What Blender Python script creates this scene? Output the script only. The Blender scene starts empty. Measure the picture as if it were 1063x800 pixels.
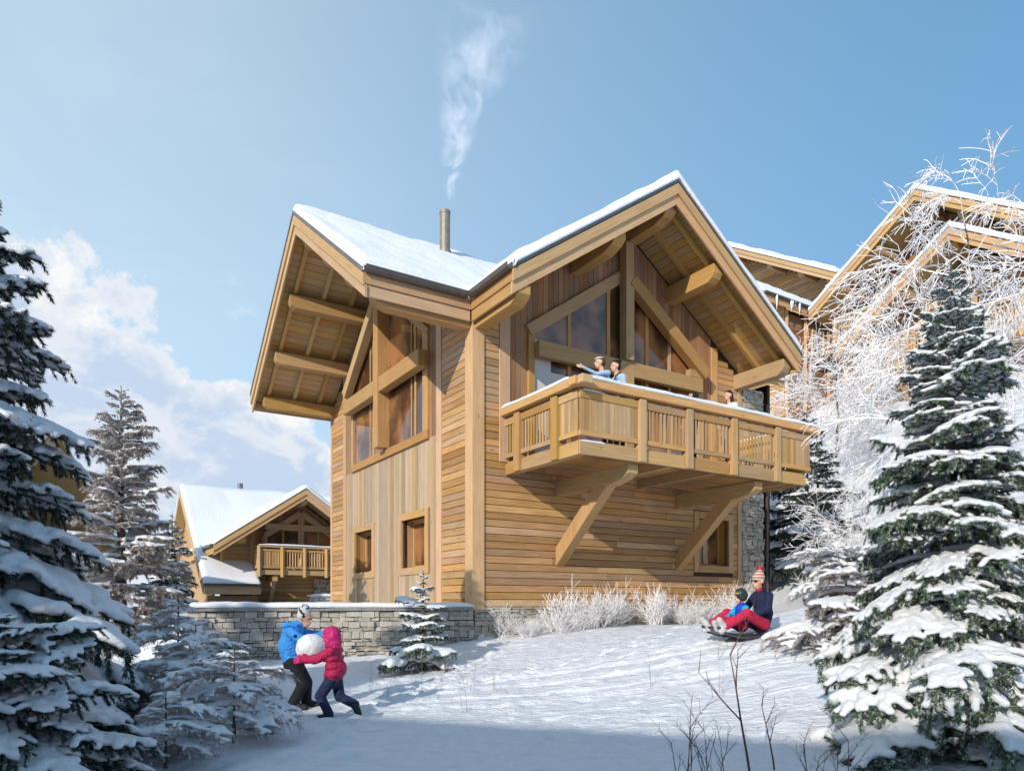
import bpy, bmesh, math, random
import numpy as np
from mathutils import Vector, Matrix, Quaternion

# ------------------------------------------------------------------ camera, light, sky
scene = bpy.context.scene
COL = scene.collection
CAMH = 1.2                      # eye height above the trodden snow
cam_d = bpy.data.cameras.new('camera'); cam = bpy.data.objects.new('camera', cam_d)
COL.objects.link(cam); scene.camera = cam
cam.location = (0, 0, CAMH); cam.rotation_euler = (math.radians(90), 0, 0)
cam_d.sensor_width = 36; cam_d.lens = 36*733/1063.; cam_d.shift_y = 225.5/1063.
cam_d.clip_start = 0.05; cam_d.clip_end = 6000

SUN_EL = math.radians(23.0)
SUN_AZ = math.atan2(-.475, -.88)           # from +Y towards +X: the sun stands behind the camera, a little left
sun_d = bpy.data.lights.new('sun', 'SUN'); sun = bpy.data.objects.new('sun', sun_d); COL.objects.link(sun)
sun_d.energy = 3.5; sun_d.angle = math.radians(.5); sun_d.color = (1, .93, .82)
sdir = Vector((math.sin(SUN_AZ)*math.cos(SUN_EL), math.cos(SUN_AZ)*math.cos(SUN_EL), math.sin(SUN_EL)))
sun.rotation_euler = sdir.to_track_quat('Z', 'Y').to_euler()
scene.view_settings.view_transform = 'Standard'; scene.view_settings.look = 'None'
scene.view_settings.gamma = 1; scene.view_settings.exposure = 0.23
scene.cycles.volume_bounces = 6
scene.view_settings.use_curve_mapping = False

world = bpy.data.worlds.new('World'); scene.world = world; world.use_nodes = True
wt = world.node_tree; wt.nodes.clear()
class NT:
    """small node helper"""
    def __init__(s, tree): s.t = tree
    def n(s, typ, **kw):
        nd = s.t.nodes.new(typ)
        for k, val in kw.items(): setattr(nd, k, val)
        return nd
    def l(s, a, b): s.t.links.new(a, b)
    def setin(s, sock, val):
        if isinstance(val, bpy.types.NodeSocket): s.l(val, sock)
        else: sock.default_value = val
    def m(s, op, a, b=0.0, c=None, clamp=False):
        nd = s.n('ShaderNodeMath', operation=op); nd.use_clamp = clamp
        s.setin(nd.inputs[0], a); s.setin(nd.inputs[1], b)
        if c is not None: s.setin(nd.inputs[2], c)
        return nd.outputs[0]
    def mr(s, v, a, b, c=0., d=1., smooth=True):
        nd = s.n('ShaderNodeMapRange'); nd.interpolation_type = 'SMOOTHSTEP' if smooth else 'LINEAR'; nd.clamp = True
        s.setin(nd.inputs[0], v)
        for i, x in enumerate((a, b, c, d)): s.setin(nd.inputs[i+1], x)
        return nd.outputs[0]
    def mix(s, f, a, b, typ='MIX'):
        nd = s.n('ShaderNodeMix', data_type='RGBA', blend_type=typ)
        s.setin(nd.inputs['Factor'], f)
        for nm, val in (('A', a), ('B', b)):
            sk = [i for i in nd.inputs if i.name == nm and i.type == 'RGBA'][0]
            if not isinstance(val, bpy.types.NodeSocket) and len(val) == 3: val = (*val, 1)
            s.setin(sk, val)
        return [o for o in nd.outputs if o.type == 'RGBA'][0]
    def noise(s, vec, scale, detail=3, rough=.5, dist=0.):
        nd = s.n('ShaderNodeTexNoise'); s.l(vec, nd.inputs['Vector'])
        nd.inputs['Scale'].default_value = scale; nd.inputs['Detail'].default_value = detail
        nd.inputs['Roughness'].default_value = rough; nd.inputs['Distortion'].default_value = dist
        return nd.outputs['Fac']
    def mapping(s, vec, sc=(1,1,1), loc=(0,0,0)):
        nd = s.n('ShaderNodeMapping'); s.l(vec, nd.inputs[0])
        nd.inputs['Scale'].default_value = sc; nd.inputs['Location'].default_value = loc
        return nd.outputs[0]
w = NT(wt)
sky = w.n('ShaderNodeTexSky', sky_type='NISHITA'); sky.sun_disc = False
sky.sun_elevation = SUN_EL; sky.sun_rotation = SUN_AZ; sky.altitude = 1500; sky.air_density = 1.0; sky.dust_density = .6; sky.ozone_density = 1.2
SKY_STR = .122
tc = w.n('ShaderNodeTexCoord'); sep = w.n('ShaderNodeSeparateXYZ'); w.l(tc.outputs['Generated'], sep.inputs[0])
az = w.m('ARCTAN2', sep.outputs[0], sep.outputs[1])                       # radians, 0 = +Y, + to the right
hz = w.m('SQRT', w.m('ADD', w.m('MULTIPLY', sep.outputs[0], sep.outputs[0]), w.m('MULTIPLY', sep.outputs[1], sep.outputs[1])))
el = w.m('ARCTAN2', sep.outputs[2], hz)
# height of the cumulus bank as a function of azimuth (a float curve)
fc = w.n('ShaderNodeFloatCurve'); cm = fc.mapping; cv = cm.curves[0]
pts = [(-180, 6), (-90, 20), (-50, 26), (-36, 23.2), (-31, 21.2), (-27, 20.0), (-23.5, 18.2), (-21.6, 17.4), (-18, 15.6), (-15.0, 12.5), (-10, 5.5), (0, 4), (30, 2.5), (90, 5), (180, 6)]
while len(cv.points) < len(pts): cv.points.new(.5, .5)
for p_, (a_, e_) in zip(cv.points, pts): p_.location = ((a_+180)/360., e_/45.)
cm.update()
w.l(w.mr(az, -math.pi, math.pi, 0, 1, False), fc.inputs['Value'])
ctop = w.m('MULTIPLY', fc.outputs[0], math.radians(45))
n1 = w.noise(tc.outputs['Generated'], 6.5, 8, .6, .25)
n2 = w.noise(tc.outputs['Generated'], 19, 7, .62, .2)
edge = w.m('ADD', w.m('SUBTRACT', ctop, el), w.m('ADD', w.m('MULTIPLY', w.m('SUBTRACT', n1, .5), .26), w.m('MULTIPLY', w.m('SUBTRACT', n2, .5), .13)))
mask = w.mr(edge, -.006, .020)
rim = w.mr(edge, .0, .07, 1, .0)
bil = w.mr(w.noise(w.mapping(tc.outputs['Generated'], (1, 1, 1.5), (.3, .1, .2)), 11, 8, .6, .4), .44, .60)
# a second, soft layer of thin veil high on the left
n3 = w.noise(w.mapping(tc.outputs['Generated'], (1, 1, 2.2)), 3.2, 5, .6, .5)
veil = w.m('MULTIPLY', w.mr(az, .1, -.75, 0, .4), w.mr(n3, .30, .75, .35, 1))
puff = w.m('MULTIPLY', w.mr(w.noise(w.mapping(tc.outputs['Generated'], (1,1,1.6)), 7.5, 6, .6, .3), .64, .74), w.mr(el, .55, .2, 0, .5))
puff = w.m('MULTIPLY', puff, w.mr(az, .05, -.35, 0, 1))
shade = w.mix(w.m('ADD', w.m('MULTIPLY', rim, .75), w.m('MULTIPLY', bil, .55), clamp=True), (.60, .73, .92), (1.02, 1.02, 1.02))
airy = w.mix(w.mr(az, .75, -.75), (1.35, 3.4, 5.7), (4.9, 6.5, 7.7))      # clear deep blue away to the right, thin bright haze on the left
skyc = w.mix(w.mr(el, .1, 1.0, .72, .5), sky.outputs[0], airy)
skyv = w.mix(veil, skyc, (5.0, 6.1, 7.2))
skyv = w.mix(puff, skyv, (6.2, 6.8, 7.4))
shade = w.mix(1.0, shade, (6.6, 6.6, 6.6), 'MULTIPLY')
skyf = w.mix(mask, skyv, shade)
bg = w.n('ShaderNodeBackground'); w.l(skyf, bg.inputs[0]); bg.inputs[1].default_value = SKY_STR
out = w.n('ShaderNodeOutputWorld'); w.l(bg.outputs[0], out.inputs[0])

# ------------------------------------------------------------------ materials
MATS = {}
def new_mat(name):
    m = bpy.data.materials.new(name); m.use_nodes = True; m.node_tree.nodes.clear(); MATS[name] = m
    t = NT(m.node_tree); o = t.n('ShaderNodeOutputMaterial'); b = t.n('ShaderNodeBsdfPrincipled'); t.l(b.outputs[0], o.inputs[0])
    return m, t, b, o
def bump(t, b, h, strength=.3, dist=.01):
    nd = t.n('ShaderNodeBump'); nd.inputs['Strength'].default_value = strength; nd.inputs['Distance'].default_value = dist
    t.l(h, nd.inputs['Height']); t.l(nd.outputs[0], b.inputs['Normal'])
def scale_col(c, k): return tuple(x*k for x in c)
def wood(name, c_dark, c_light, var=.35, knots=True, rough=.62, grey=0.):
    m, t, b, o = new_mat(name)
    uv = t.n('ShaderNodeUVMap').outputs[0]; uv.node.uv_map = 'UVMap'
    tone = t.n('ShaderNodeAttribute', attribute_name='tone').outputs['Fac']
    g1 = t.noise(t.mapping(uv, (.9, 26, 1)), 1.6, 5, .6, .6)
    g2 = t.noise(t.mapping(uv, (1.6, 3.5, 1)), 1.0, 3, .5, .2)
    g3 = t.noise(t.mapping(uv, (3, 120, 1)), 1.5, 2, .5, .1)
    f = t.m('ADD', t.m('MULTIPLY', t.mr(g1, .32, .68), .45), t.m('MULTIPLY', g2, .55))
    col = t.mix(f, c_dark, c_light)
    # per-board tone: lighter or darker and warmer or greyer timber
    tv = t.m('ADD', 1-var/2, t.m('MULTIPLY', tone, var))
    hs = t.n('ShaderNodeHueSaturation'); t.l(col, hs.inputs['Color']); t.l(tv, hs.inputs['Value'])
    t.l(t.m('ADD', 1.12, t.m('MULTIPLY', t.m('FRACT', t.m('MULTIPLY', tone, 7.31)), -.28-grey)), hs.inputs['Saturation'])
    t.l(t.m('ADD', .492, t.m('MULTIPLY', t.m('FRACT', t.m('MULTIPLY', tone, 13.7)), .014)), hs.inputs['Hue'])
    col = hs.outputs[0]
    if knots:
        vo = t.n('ShaderNodeTexVoronoi'); t.l(t.mapping(uv, (1.5, 6.5, 1)), vo.inputs['Vector']); vo.inputs['Scale'].default_value = 1.0
        k = t.mr(vo.outputs['Distance'], .05, .12, .75, 0)
        vc = t.n('ShaderNodeSeparateColor'); t.l(vo.outputs['Color'], vc.inputs[0])
        k = t.m('MULTIPLY', k, t.m('GREATER_THAN', vc.outputs[0], .45))
        col = t.mix(k, col, scale_col(c_dark, .45))
    t.l(col, b.inputs['Base Color']); b.inputs['Roughness'].default_value = rough
    b.inputs['Specular IOR Level'].default_value = .3
    bump(t, b, t.m('ADD', g1, t.m('MULTIPLY', g3, .5)), .35, .004)
    return m
W_SIDE  = wood('larch_siding', (.285, .146, .056), (.60, .375, .178), .54)
W_RED   = wood('red_larch_cladding', (.21, .105, .05), (.40, .225, .12), .50)
W_GREY  = wood('weathered_cladding', (.32, .205, .105), (.50, .36, .205), .40, grey=.2)
W_BEAM  = wood('golden_beam', (.35, .20, .078), (.56, .365, .165), .26)
W_TRIM  = wood('pale_trim', (.41, .235, .105), (.64, .42, .21), .25)
W_SOFF  = wood('soffit_board', (.39, .24, .09), (.60, .40, .165), .20)
W_DARK  = wood('dark_sheathing', (.03, .017, .009), (.05, .03, .016), .2, knots=False)
W_RAIL  = wood('balcony_timber', (.33, .19, .075), (.56, .355, .155), .38)

def snow_mat(name, col=(.86, .88, .91), bs=.4, sc=14., ground=False):
    m, t, b, o = new_mat(name)
    tcn = t.n('ShaderNodeTexCoord').outputs['Object']
    a = t.noise(tcn, sc, 5, .6); c = t.noise(tcn, sc*9, 3, .6)
    b.inputs['Base Color'].default_value = (*col, 1); b.inputs['Roughness'].default_value = .55
    b.inputs['Specular IOR Level'].default_value = .25
    h = t.m('ADD', a, t.m('MULTIPLY', c, .3))
    if ground:
        d = t.noise(t.mapping(tcn, (1, 1, 1)), 3.2, 6, .62, .5)
        trk = t.noise(t.mapping(tcn, (.5, 7, 1)), 2.0, 4, .6, 1.2)
        h = t.m('ADD', h, t.m('ADD', t.m('MULTIPLY', d, 2.2), t.m('MULTIPLY', trk, 1.2)))
        t.l(t.mix(t.mr(a, .3, .7), scale_col(col, .93), col), b.inputs['Base Color'])
    bump(t, b, h, bs, .03)
    return m
SNOW = snow_mat('fresh_snow', (.80, .81, .85), .6, 11.); SNOW_G = snow_mat('trodden_snow', (.80, .82, .87), 1.0, 9., True)
SNOW_T = snow_mat('branch_snow', (.85, .86, .89), .9, 26.)
def plain(name, col, rough=.5, metal=0., spec=.5, var=.0, sc=8., bs=0.):
    m, t, b, o = new_mat(name)
    b.inputs['Base Color'].default_value = (*col, 1); b.inputs['Roughness'].default_value = rough
    b.inputs['Metallic'].default_value = metal; b.inputs['Specular IOR Level'].default_value = spec
    if var or bs:
        n = t.noise(t.n('ShaderNodeTexCoord').outputs['Object'], sc, 4, .6)
        if var: t.l(t.mix(t.mr(n, .3, .7), scale_col(col, 1-var), scale_col(col, 1+var)), b.inputs['Base Color'])
        if bs: bump(t, b, n, bs, .01)
    return m
ZINC = plain('grey_zinc', (.20, .195, .185), .45, .6, var=.15)
GUTTER = plain('brown_gutter', (.115, .095, .08), .4, .5, var=.15)
PIPE = plain('flue_steel', (.23, .21, .165), .5, .3, var=.12)
def frosted(name, green, rime, thr):
    m, t, b, o = new_mat(name); tcn = t.n('ShaderNodeTexCoord').outputs['Object']; n = t.noise(tcn, 3, 4, .6); k = t.noise(tcn, 34, 4, .7)
    g = t.mix(t.mr(n, .3, .7), scale_col(green, .6), scale_col(green, 1.5)); t.l(t.mix(t.mr(k, thr, thr+.14), g, rime), b.inputs['Base Color'])
    b.inputs['Roughness'].default_value = .65; b.inputs['Specular IOR Level'].default_value = .25; return m
FROST = plain('hoar_frost', (.76, .74, .75), .6, var=.06, sc=30)
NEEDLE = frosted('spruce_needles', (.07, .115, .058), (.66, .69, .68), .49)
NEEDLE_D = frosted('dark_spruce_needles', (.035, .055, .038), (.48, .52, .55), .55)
NEEDLE_F = plain('frosted_needles', (.42, .37, .34), .7, var=.45, sc=5)
BARK = plain('bark', (.10, .065, .045), .85, var=.35, sc=20, bs=.5)
TWIG = plain('dry_twig', (.12, .055, .04), .8, var=.3, sc=10)
def glass_mat():
    m, t, b, o = new_mat('window_glass')
    tcn = t.n('ShaderNodeTexCoord').outputs['Object']
    n = t.noise(tcn, .9, 3, .5)
    t.l(t.mix(t.mr(n, .4, .65), (.07, .032, .018), (.34, .15, .06)), b.inputs['Base Color'])
    b.inputs['Roughness'].default_value = .04; b.inputs['IOR'].default_value = 1.6
    b.inputs['Specular IOR Level'].default_value = .8
    bump(t, b, t.noise(tcn, 1.3, 1, .3), .03, .02)
    return m
GLASS = glass_mat()
CURTAIN = plain('linen_curtain', (.62, .60, .58), .8)
def stone_mat():
    m, t, b, o = new_mat('dry_stone')
    tone = t.n('ShaderNodeAttribute', attribute_name='tone').outputs['Fac']
    tcn = t.n('ShaderNodeTexCoord').outputs['Object']
    n = t.noise(tcn, 9, 6, .65); n2 = t.noise(tcn, 45, 4, .6)
    f = t.m('ADD', t.m('MULTIPLY', tone, .6), t.m('MULTIPLY', t.mr(n, .3, .7), .4))
    c = t.mix(f, (.26, .225, .185), (.63, .57, .49))
    c = t.mix(t.mr(n2, .62, .75, 0, .5), c, (.62, .62, .63))
    t.l(c, b.inputs['Base Color']); b.inputs['Roughness'].default_value = .85
    bump(t, b, t.m('ADD', n, t.m('MULTIPLY', n2, .5)), .9, .03)
    return m
STONE = stone_mat()
MORTAR = plain('mortar', (.06, .055, .05), .9)

# ------------------------------------------------------------------ object helpers
rnd = random.Random(7)
def thing(name, label, cat, loc=(0,0,0), rotz=0., group=None, zref=None):
    """an Empty at the thing's base; its parts are modelled with z measured from zref"""
    o = bpy.data.objects.new(name, None); COL.objects.link(o); o.empty_display_size = .3
    o.location = loc; o.rotation_euler = (0, 0, rotz)
    o['label'] = label; o['category'] = cat
    if group: o['group'] = group
    if zref is not None: DZ[o.name] = zref - loc[2]
    return o
DZ = {}
def tag(o, label=None, cat=None, group=None, kind=None):
    for k, val in (('label', label), ('category', cat), ('group', group), ('kind', kind)):
        if val: o[k] = val
    return o
def link(name, me, parent=None, mats=()):
    o = bpy.data.objects.new(name, me); COL.objects.link(o)
    for m in mats: me.materials.append(m)
    if parent is not None:
        o.parent = parent
        if parent.name in DZ: o.location.z = DZ[parent.name]
    return o
class MB:
    """collects boxes, beams and plates; build() links them as one mesh with uv along the grain and a tone per board"""
    def __init__(s): s.v = []; s.f = []; s.uv = []; s.t = []; s.mi = []
    def hexa(s, P, L, Wd, H, tone=None, mi=0):
        # P: 8 corners, bottom ring 0-3, top ring 4-7; edge 0-1 runs along the grain
        tone = rnd.random() if tone is None else tone
        k = len(s.v); s.v += [tuple(p) for p in P]
        ou, ov = rnd.uniform(0, 40), rnd.uniform(0, 40)
        def q(ids, uvs):
            s.f.append([k+i for i in ids]); s.uv.append([(ou+a, ov+b) for a, b in uvs]); s.t.append(tone); s.mi.append(mi)
        q((0,3,2,1), ((0,0),(0,Wd),(L,Wd),(L,0))); q((4,5,6,7), ((0,0),(L,0),(L,Wd),(0,Wd)))
        q((0,1,5,4), ((0,1),(L,1),(L,1+H),(0,1+H))); q((2,3,7,6), ((L,2),(0,2),(0,2+H),(L,2+H)))
        q((1,2,6,5), ((0,3),(.02,3+Wd),(.02+H*.1,3+Wd),(H*.1,3))); q((3,0,4,7), ((0,4),(.02,4+Wd),(.02+H*.1,4+Wd),(H*.1,4)))
    def box(s, x0, x1, y0, y1, z0, z1, axis='x', tone=None, mi=0):
        if axis == 'x': P = [(x0,y0,z0),(x1,y0,z0),(x1,y1,z0),(x0,y1,z0),(x0,y0,z1),(x1,y0,z1),(x1,y1,z1),(x0,y1,z1)]; d = (x1-x0, y1-y0, z1-z0)
        elif axis == 'y': P = [(x1,y0,z0),(x1,y1,z0),(x0,y1,z0),(x0,y0,z0),(x1,y0,z1),(x1,y1,z1),(x0,y1,z1),(x0,y0,z1)]; d = (y1-y0, x1-x0, z1-z0)
        else: P = [(x0,y0,z0),(x0,y0,z1),(x0,y1,z1),(x0,y1,z0),(x1,y0,z0),(x1,y0,z1),(x1,y1,z1),(x1,y1,z0)]; d = (z1-z0, y1-y0, x1-x0); P = [P[0],P[1],P[5],P[4],P[3],P[2],P[6],P[7]]; d = (z1-z0, x1-x0, y1-y0)
        s.hexa(P, *d, tone=tone, mi=mi)
    def beam(s, a, b, wd, h, up=(0,0,1), tone=None, mi=0):
        a = Vector(a); b = Vector(b); d = (b-a); L = d.length; d.normalize(); up = Vector(up)
        sd = d.cross(up); sd.normalize(); u2 = sd.cross(d)
        sd *= wd/2; u2 *= h/2
        s.hexa([a+sd-u2, b+sd-u2, b-sd-u2, a-sd-u2, a+sd+u2, b+sd+u2, b-sd+u2, a-sd+u2], L, wd, h, tone, mi)
    def prism(s, pts, off, tone=.5, mi=0):
        """closed polygon pts swept by vector off; uv from the polygon's own plane"""
        n = len(pts); k = len(s.v); pts = [Vector(p) for p in pts]; off = Vector(off)
        s.v += [tuple(p) for p in pts] + [tuple(p+off) for p in pts]
        e = (pts[1]-pts[0]).normalized(); nn = off.normalized(); g = nn.cross(e)
        ou, ov = rnd.uniform(0, 40), rnd.uniform(0, 40)
        U = [(ou+(p-pts[0]).dot(e), ov+(p-pts[0]).dot(g)) for p in pts]
        s.f.append([k+i for i in range(n)][::-1]); s.uv.append(U[::-1]); s.t.append(tone); s.mi.append(mi)
        s.f.append([k+n+i for i in range(n)]); s.uv.append(U); s.t.append(tone); s.mi.append(mi)
        for i in range(n):
            j = (i+1) % n; L = (pts[j]-pts[i]).length
            s.f.append([k+i, k+j, k+n+j, k+n+i]); s.uv.append([(ou,ov),(ou+L,ov),(ou+L,ov+off.length),(ou,ov+off.length)]); s.t.append(tone); s.mi.append(mi)
    def tube(s, pts, r, n=10, cap=True, tone=.5, mi=0):
        k0 = len(s.v); pts = [Vector(p) for p in pts]; rr = r if isinstance(r, (list, tuple)) else [r]*len(pts)
        for i, p in enumerate(pts):
            d = (pts[min(i+1, len(pts)-1)]-pts[max(i-1, 0)]).normalized()
            a = d.orthogonal().normalized() if abs(d.z) < .99 else Vector((1,0,0)); a = (a-d*a.dot(d)).normalized(); c = d.cross(a)
            for q in range(n):
                th = 2*math.pi*q/n; s.v.append(tuple(p+rr[i]*(a*math.cos(th)+c*math.sin(th))))
        for i in range(len(pts)-1):
            for q in range(n):
                s.f.append([k0+i*n+q, k0+i*n+(q+1)%n, k0+(i+1)*n+(q+1)%n, k0+(i+1)*n+q]); s.uv.append([(i,q/n),(i,(q+1)/n),(i+1,(q+1)/n),(i+1,q/n)]); s.t.append(tone); s.mi.append(mi)
        if cap:
            for ids in ([k0+q for q in range(n)][::-1], [k0+(len(pts)-1)*n+q for q in range(n)]):
                s.f.append(ids); s.uv.append([(0,0)]*n); s.t.append(tone); s.mi.append(mi)
    def build(s, name, mat, parent=None, bevel=0., smooth=False):
        me = bpy.data.meshes.new(name); me.from_pydata(s.v, [], s.f); 
        uvl = me.uv_layers.new(name='UVMap'); uvl.data.foreach_set('uv', np.array([c for f in s.uv for p in f for c in p], dtype=np.float32))
        a = me.attributes.new('tone', 'FLOAT', 'FACE'); a.data.foreach_set('value', np.array(s.t, dtype=np.float32))
        mats = mat if isinstance(mat, (list, tuple)) else [mat]
        o = link(name, me, parent, mats)
        me.polygons.foreach_set('material_index', np.array(s.mi, dtype=np.int32))
        bm = bmesh.new(); bm.from_mesh(me); bmesh.ops.recalc_face_normals(bm, faces=bm.faces); bm.to_mesh(me); bm.free()
        if smooth: me.polygons.foreach_set('use_smooth', np.ones(len(me.polygons), dtype=bool))
        if bevel:
            md = o.modifiers.new('bevel', 'BEVEL'); md.width = bevel; md.segments = 2; md.limit_method = 'ANGLE'; md.harden_normals = False
        return o
def np_mesh(name, V, F, mats, parent=None, smooth=True, mi=None):
    """V (n,3), F (m,k) with k = 3 or 4"""
    me = bpy.data.meshes.new(name); V = np.asarray(V, dtype=np.float32); F = np.asarray(F, dtype=np.int32)
    k = F.shape[1]; me.vertices.add(len(V)); me.vertices.foreach_set('co', V.ravel())
    me.loops.add(F.size); me.loops.foreach_set('vertex_index', F.ravel())
    me.polygons.add(len(F)); me.polygons.foreach_set('loop_start', np.arange(0, F.size, k, dtype=np.int32))
    me.polygons.foreach_set('loop_total', np.full(len(F), k, dtype=np.int32))
    me.polygons.foreach_set('use_smooth', np.full(len(F), smooth, dtype=bool))
    if mi is not None: me.polygons.foreach_set('material_index', np.asarray(mi, dtype=np.int32))
    me.update(calc_edges=True); 
    return link(name, me, parent, mats)
def vnoise(x, y, seed=0):
    """cheap smooth value noise, numpy arrays"""
    x = np.asarray(x, float); y = np.asarray(y, float)
    xi = np.floor(x); yi = np.floor(y); fx = x-xi; fy = y-yi; fx = fx*fx*(3-2*fx); fy = fy*fy*(3-2*fy)
    def h(a, b):
        q = np.sin(a*127.1+b*311.7+seed*74.7)*43758.5453; return q-np.floor(q)
    return (h(xi,yi)*(1-fx)+h(xi+1,yi)*fx)*(1-fy)+(h(xi,yi+1)*(1-fx)+h(xi+1,yi+1)*fx)*fy
def fbm(x, y, o=4, seed=0):
    s = 0; a = .5
    for i in range(o): s = s+a*(vnoise(x, y, seed+i)-.5); x = x*2.03; y = y*2.03; a *= .5
    return s

# ------------------------------------------------------------------ terrain
# main chalet frame
HROT = math.radians(32.339); HV = np.array([math.cos(HROT), math.sin(HROT)]); HU = np.array([-HV[1], HV[0]])
HC = np.array([-.7913, 14.5])
WALL_R = np.array([-.78, 14.38]); WALL_L = np.array([-5.85, 12.75])
CP = np.array([(-8,0,.1),(0,0,-.05),(7,0,.3),(-8,7,.1),(-3,4,0),(-1,7.5,0),(-3,9,.02),(-5,10,.05),(-2,13,.15),(-5.5,12.4,.12),(-.8,14.0,.40),(.6,14.9,.56),(3,16.4,.70),(6,18.3,.83),
   (3.1,9.8,.72),(1.5,11,.46),(1,8,.12),(3,6,.12),(1.2,5,.0),(4.2,7,.55),(4.6,10,1.0),(5.5,12,1.2),(6.5,15,1.15),(8.5,11,2.0),(10,15,3.4),(8.4,20,2.2),(11,22,4.6),(10,7,1.7),(14,12,4.2),
   (12,28,7.0),(16,27,9.2),(20,22,9.5),(20,34,12.5),(10,34,8),(0,34,2.5),(-9,20,.8),(-12,12,.3),(-14,30,1.0),(-2,24,1.1),(0,-12,0),(-15,-10,0),(15,-10,1.5),(30,15,12),(30,45,17),(5,50,9),(-20,50,1)], float)
def _tps(r): r = np.maximum(r, 1e-6); return r*r*np.log(r)
_n = len(CP); _K = _tps(np.linalg.norm(CP[:,None,:2]-CP[None,:,:2], axis=2))+np.eye(_n)*.05
_P = np.c_[np.ones(_n), CP[:,:2]]; _A = np.block([[_K, _P], [_P.T, np.zeros((3,3))]])
_W = np.linalg.solve(_A, np.r_[CP[:,2], 0, 0, 0])
def slope_h(X, Y):
    X = np.asarray(X, float); Y = np.asarray(Y, float); h = _W[_n]+_W[_n+1]*X+_W[_n+2]*Y
    for i in range(_n): h = h+_W[i]*_tps(np.hypot(X-CP[i,0], Y-CP[i,1]))
    r = np.hypot(X-5, Y-18); f = np.clip((r-34)/30, 0, 1); f = f*f*(3-2*f)
    return np.clip(h, -.2, 18)*(1-f)+f*np.clip(6+X*.22, -6, 20)
def ground_h(X, Y, detail=True):
    X = np.asarray(X, float); Y = np.asarray(Y, float)
    h = slope_h(X, Y)
    # terrace behind the garden wall
    d = WALL_R-WALL_L; nrm = np.array([-d[1], d[0]])/np.hypot(*d)
    sd = (X-WALL_L[0])*nrm[0]+(Y-WALL_L[1])*nrm[1]
    lx = (X-HC[0])*HV[0]+(Y-HC[1])*HV[1]; ly = (X-HC[0])*HU[0]+(Y-HC[1])*HU[1]
    t = np.clip((sd-.12)/.1, 0, 1)*np.clip((X+7.2)/1.3, 0, 1)*np.clip((ly+.1)/.2, 0, 1)*np.clip((30-Y)/10, 0, 1)
    t = t*np.clip(1-(lx-.2)/.3, 0, 1)
    h = h*(1-t)+t*np.maximum(1.0, h*0+1.0)
    # spread under the building
    inside = (lx > .1) & (lx < 9) & (ly > .1) & (ly < 9); h = np.where(inside, np.minimum(h, .9), h)
    if detail:
        near = np.exp(-(np.hypot(X, Y-9)/16)**2)
        h = h+near*(.055*fbm(X*1.4, Y*1.4, 4, 3)+.055*fbm(X*6, Y*7.5, 4, 9))*(1-t*.8)
        # sled and foot tracks curving down from the slope on the right
        for k, (ox, wd, dp) in enumerate(((0, .05, .03), (.42, .05, .03), (1.1, .09, .035), (1.9, .06, .025), (2.4, .07, .025))):
            yy = 9.9-ox*.75-.10*(X-3.2)-.035*(X-3.2)**2+.12*np.sin(X*1.3+k)
            a = np.exp(-((Y-yy)/wd)**2); h = h-dp*a*np.clip((4.4-X), 0, 1)*np.clip((X+2.2), 0, 1)+dp*.5*np.exp(-((Y-yy-.1)/wd)**2)*np.clip((4.4-X), 0, 1)*np.clip((X+2.2), 0, 1)
    return h
def gz(x, y): return float(ground_h(np.array([x]), np.array([y]))[0])
def axis(fine0, fine1, step, far0, far1):
    a = list(np.arange(fine0, fine1+1e-6, step)); s = step
    x = fine1
    while x < far1: s *= 1.13; x += s; a.append(min(x, far1))
    s = step; x = fine0; b = []
    while x > far0: s *= 1.13; x -= s; b.append(max(x, far0))
    return np.array(b[::-1]+a)
gx = axis(-7, 9, .045, -2500, 2500); gy = axis(4.2, 17, .045, -600, 4000)
GX, GY = np.meshgrid(gx, gy, indexing='xy'); GZ = ground_h(GX, GY)
nx, ny = len(gx), len(gy)
# real clumps of kicked-up snow and foot prints, part of the sheet
rs = np.random.RandomState(5)
# boot prints: pairs of elongated pits with a pushed-up rim
def boot(px_, py_, a_, d_=.055):
    ix = np.searchsorted(gx, [px_-.3, px_+.3]); iy = np.searchsorted(gy, [py_-.3, py_+.3]); sl = (slice(iy[0], iy[1]), slice(ix[0], ix[1]))
    u_ = (GX[sl]-px_)*math.cos(a_)+(GY[sl]-py_)*math.sin(a_); v_ = -(GX[sl]-px_)*math.sin(a_)+(GY[sl]-py_)*math.cos(a_); q_ = (u_/.125)**2+(v_/.06)**2
    GZ[sl] += -d_*np.exp(-q_**2)+d_*.45*np.exp(-((np.sqrt(q_)-1.5)/.35)**2)
for (xs_, ys_, xe_, ye_, n_) in ((-.2, 12.6, -1.75, 7.9, 17), (-5.0, 10.6, -2.6, 8.1, 9), (2.6, 11.5, -1.0, 9.4, 13), (-1.9, 7.4, -1.3, 5.2, 6), (3.6, 10.6, 3.0, 14.0, 9)):
    a_ = math.atan2(ye_-ys_, xe_-xs_)
    for i in range(n_):
        t_ = i/n_; sd_ = .1 if i % 2 else -.1; boot(xs_+(xe_-xs_)*t_-math.sin(a_)*sd_+rs.uniform(-.04,.04), ys_+(ye_-ys_)*t_+math.cos(a_)*sd_+rs.uniform(-.04,.04), a_+rs.uniform(-.2,.2))
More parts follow.
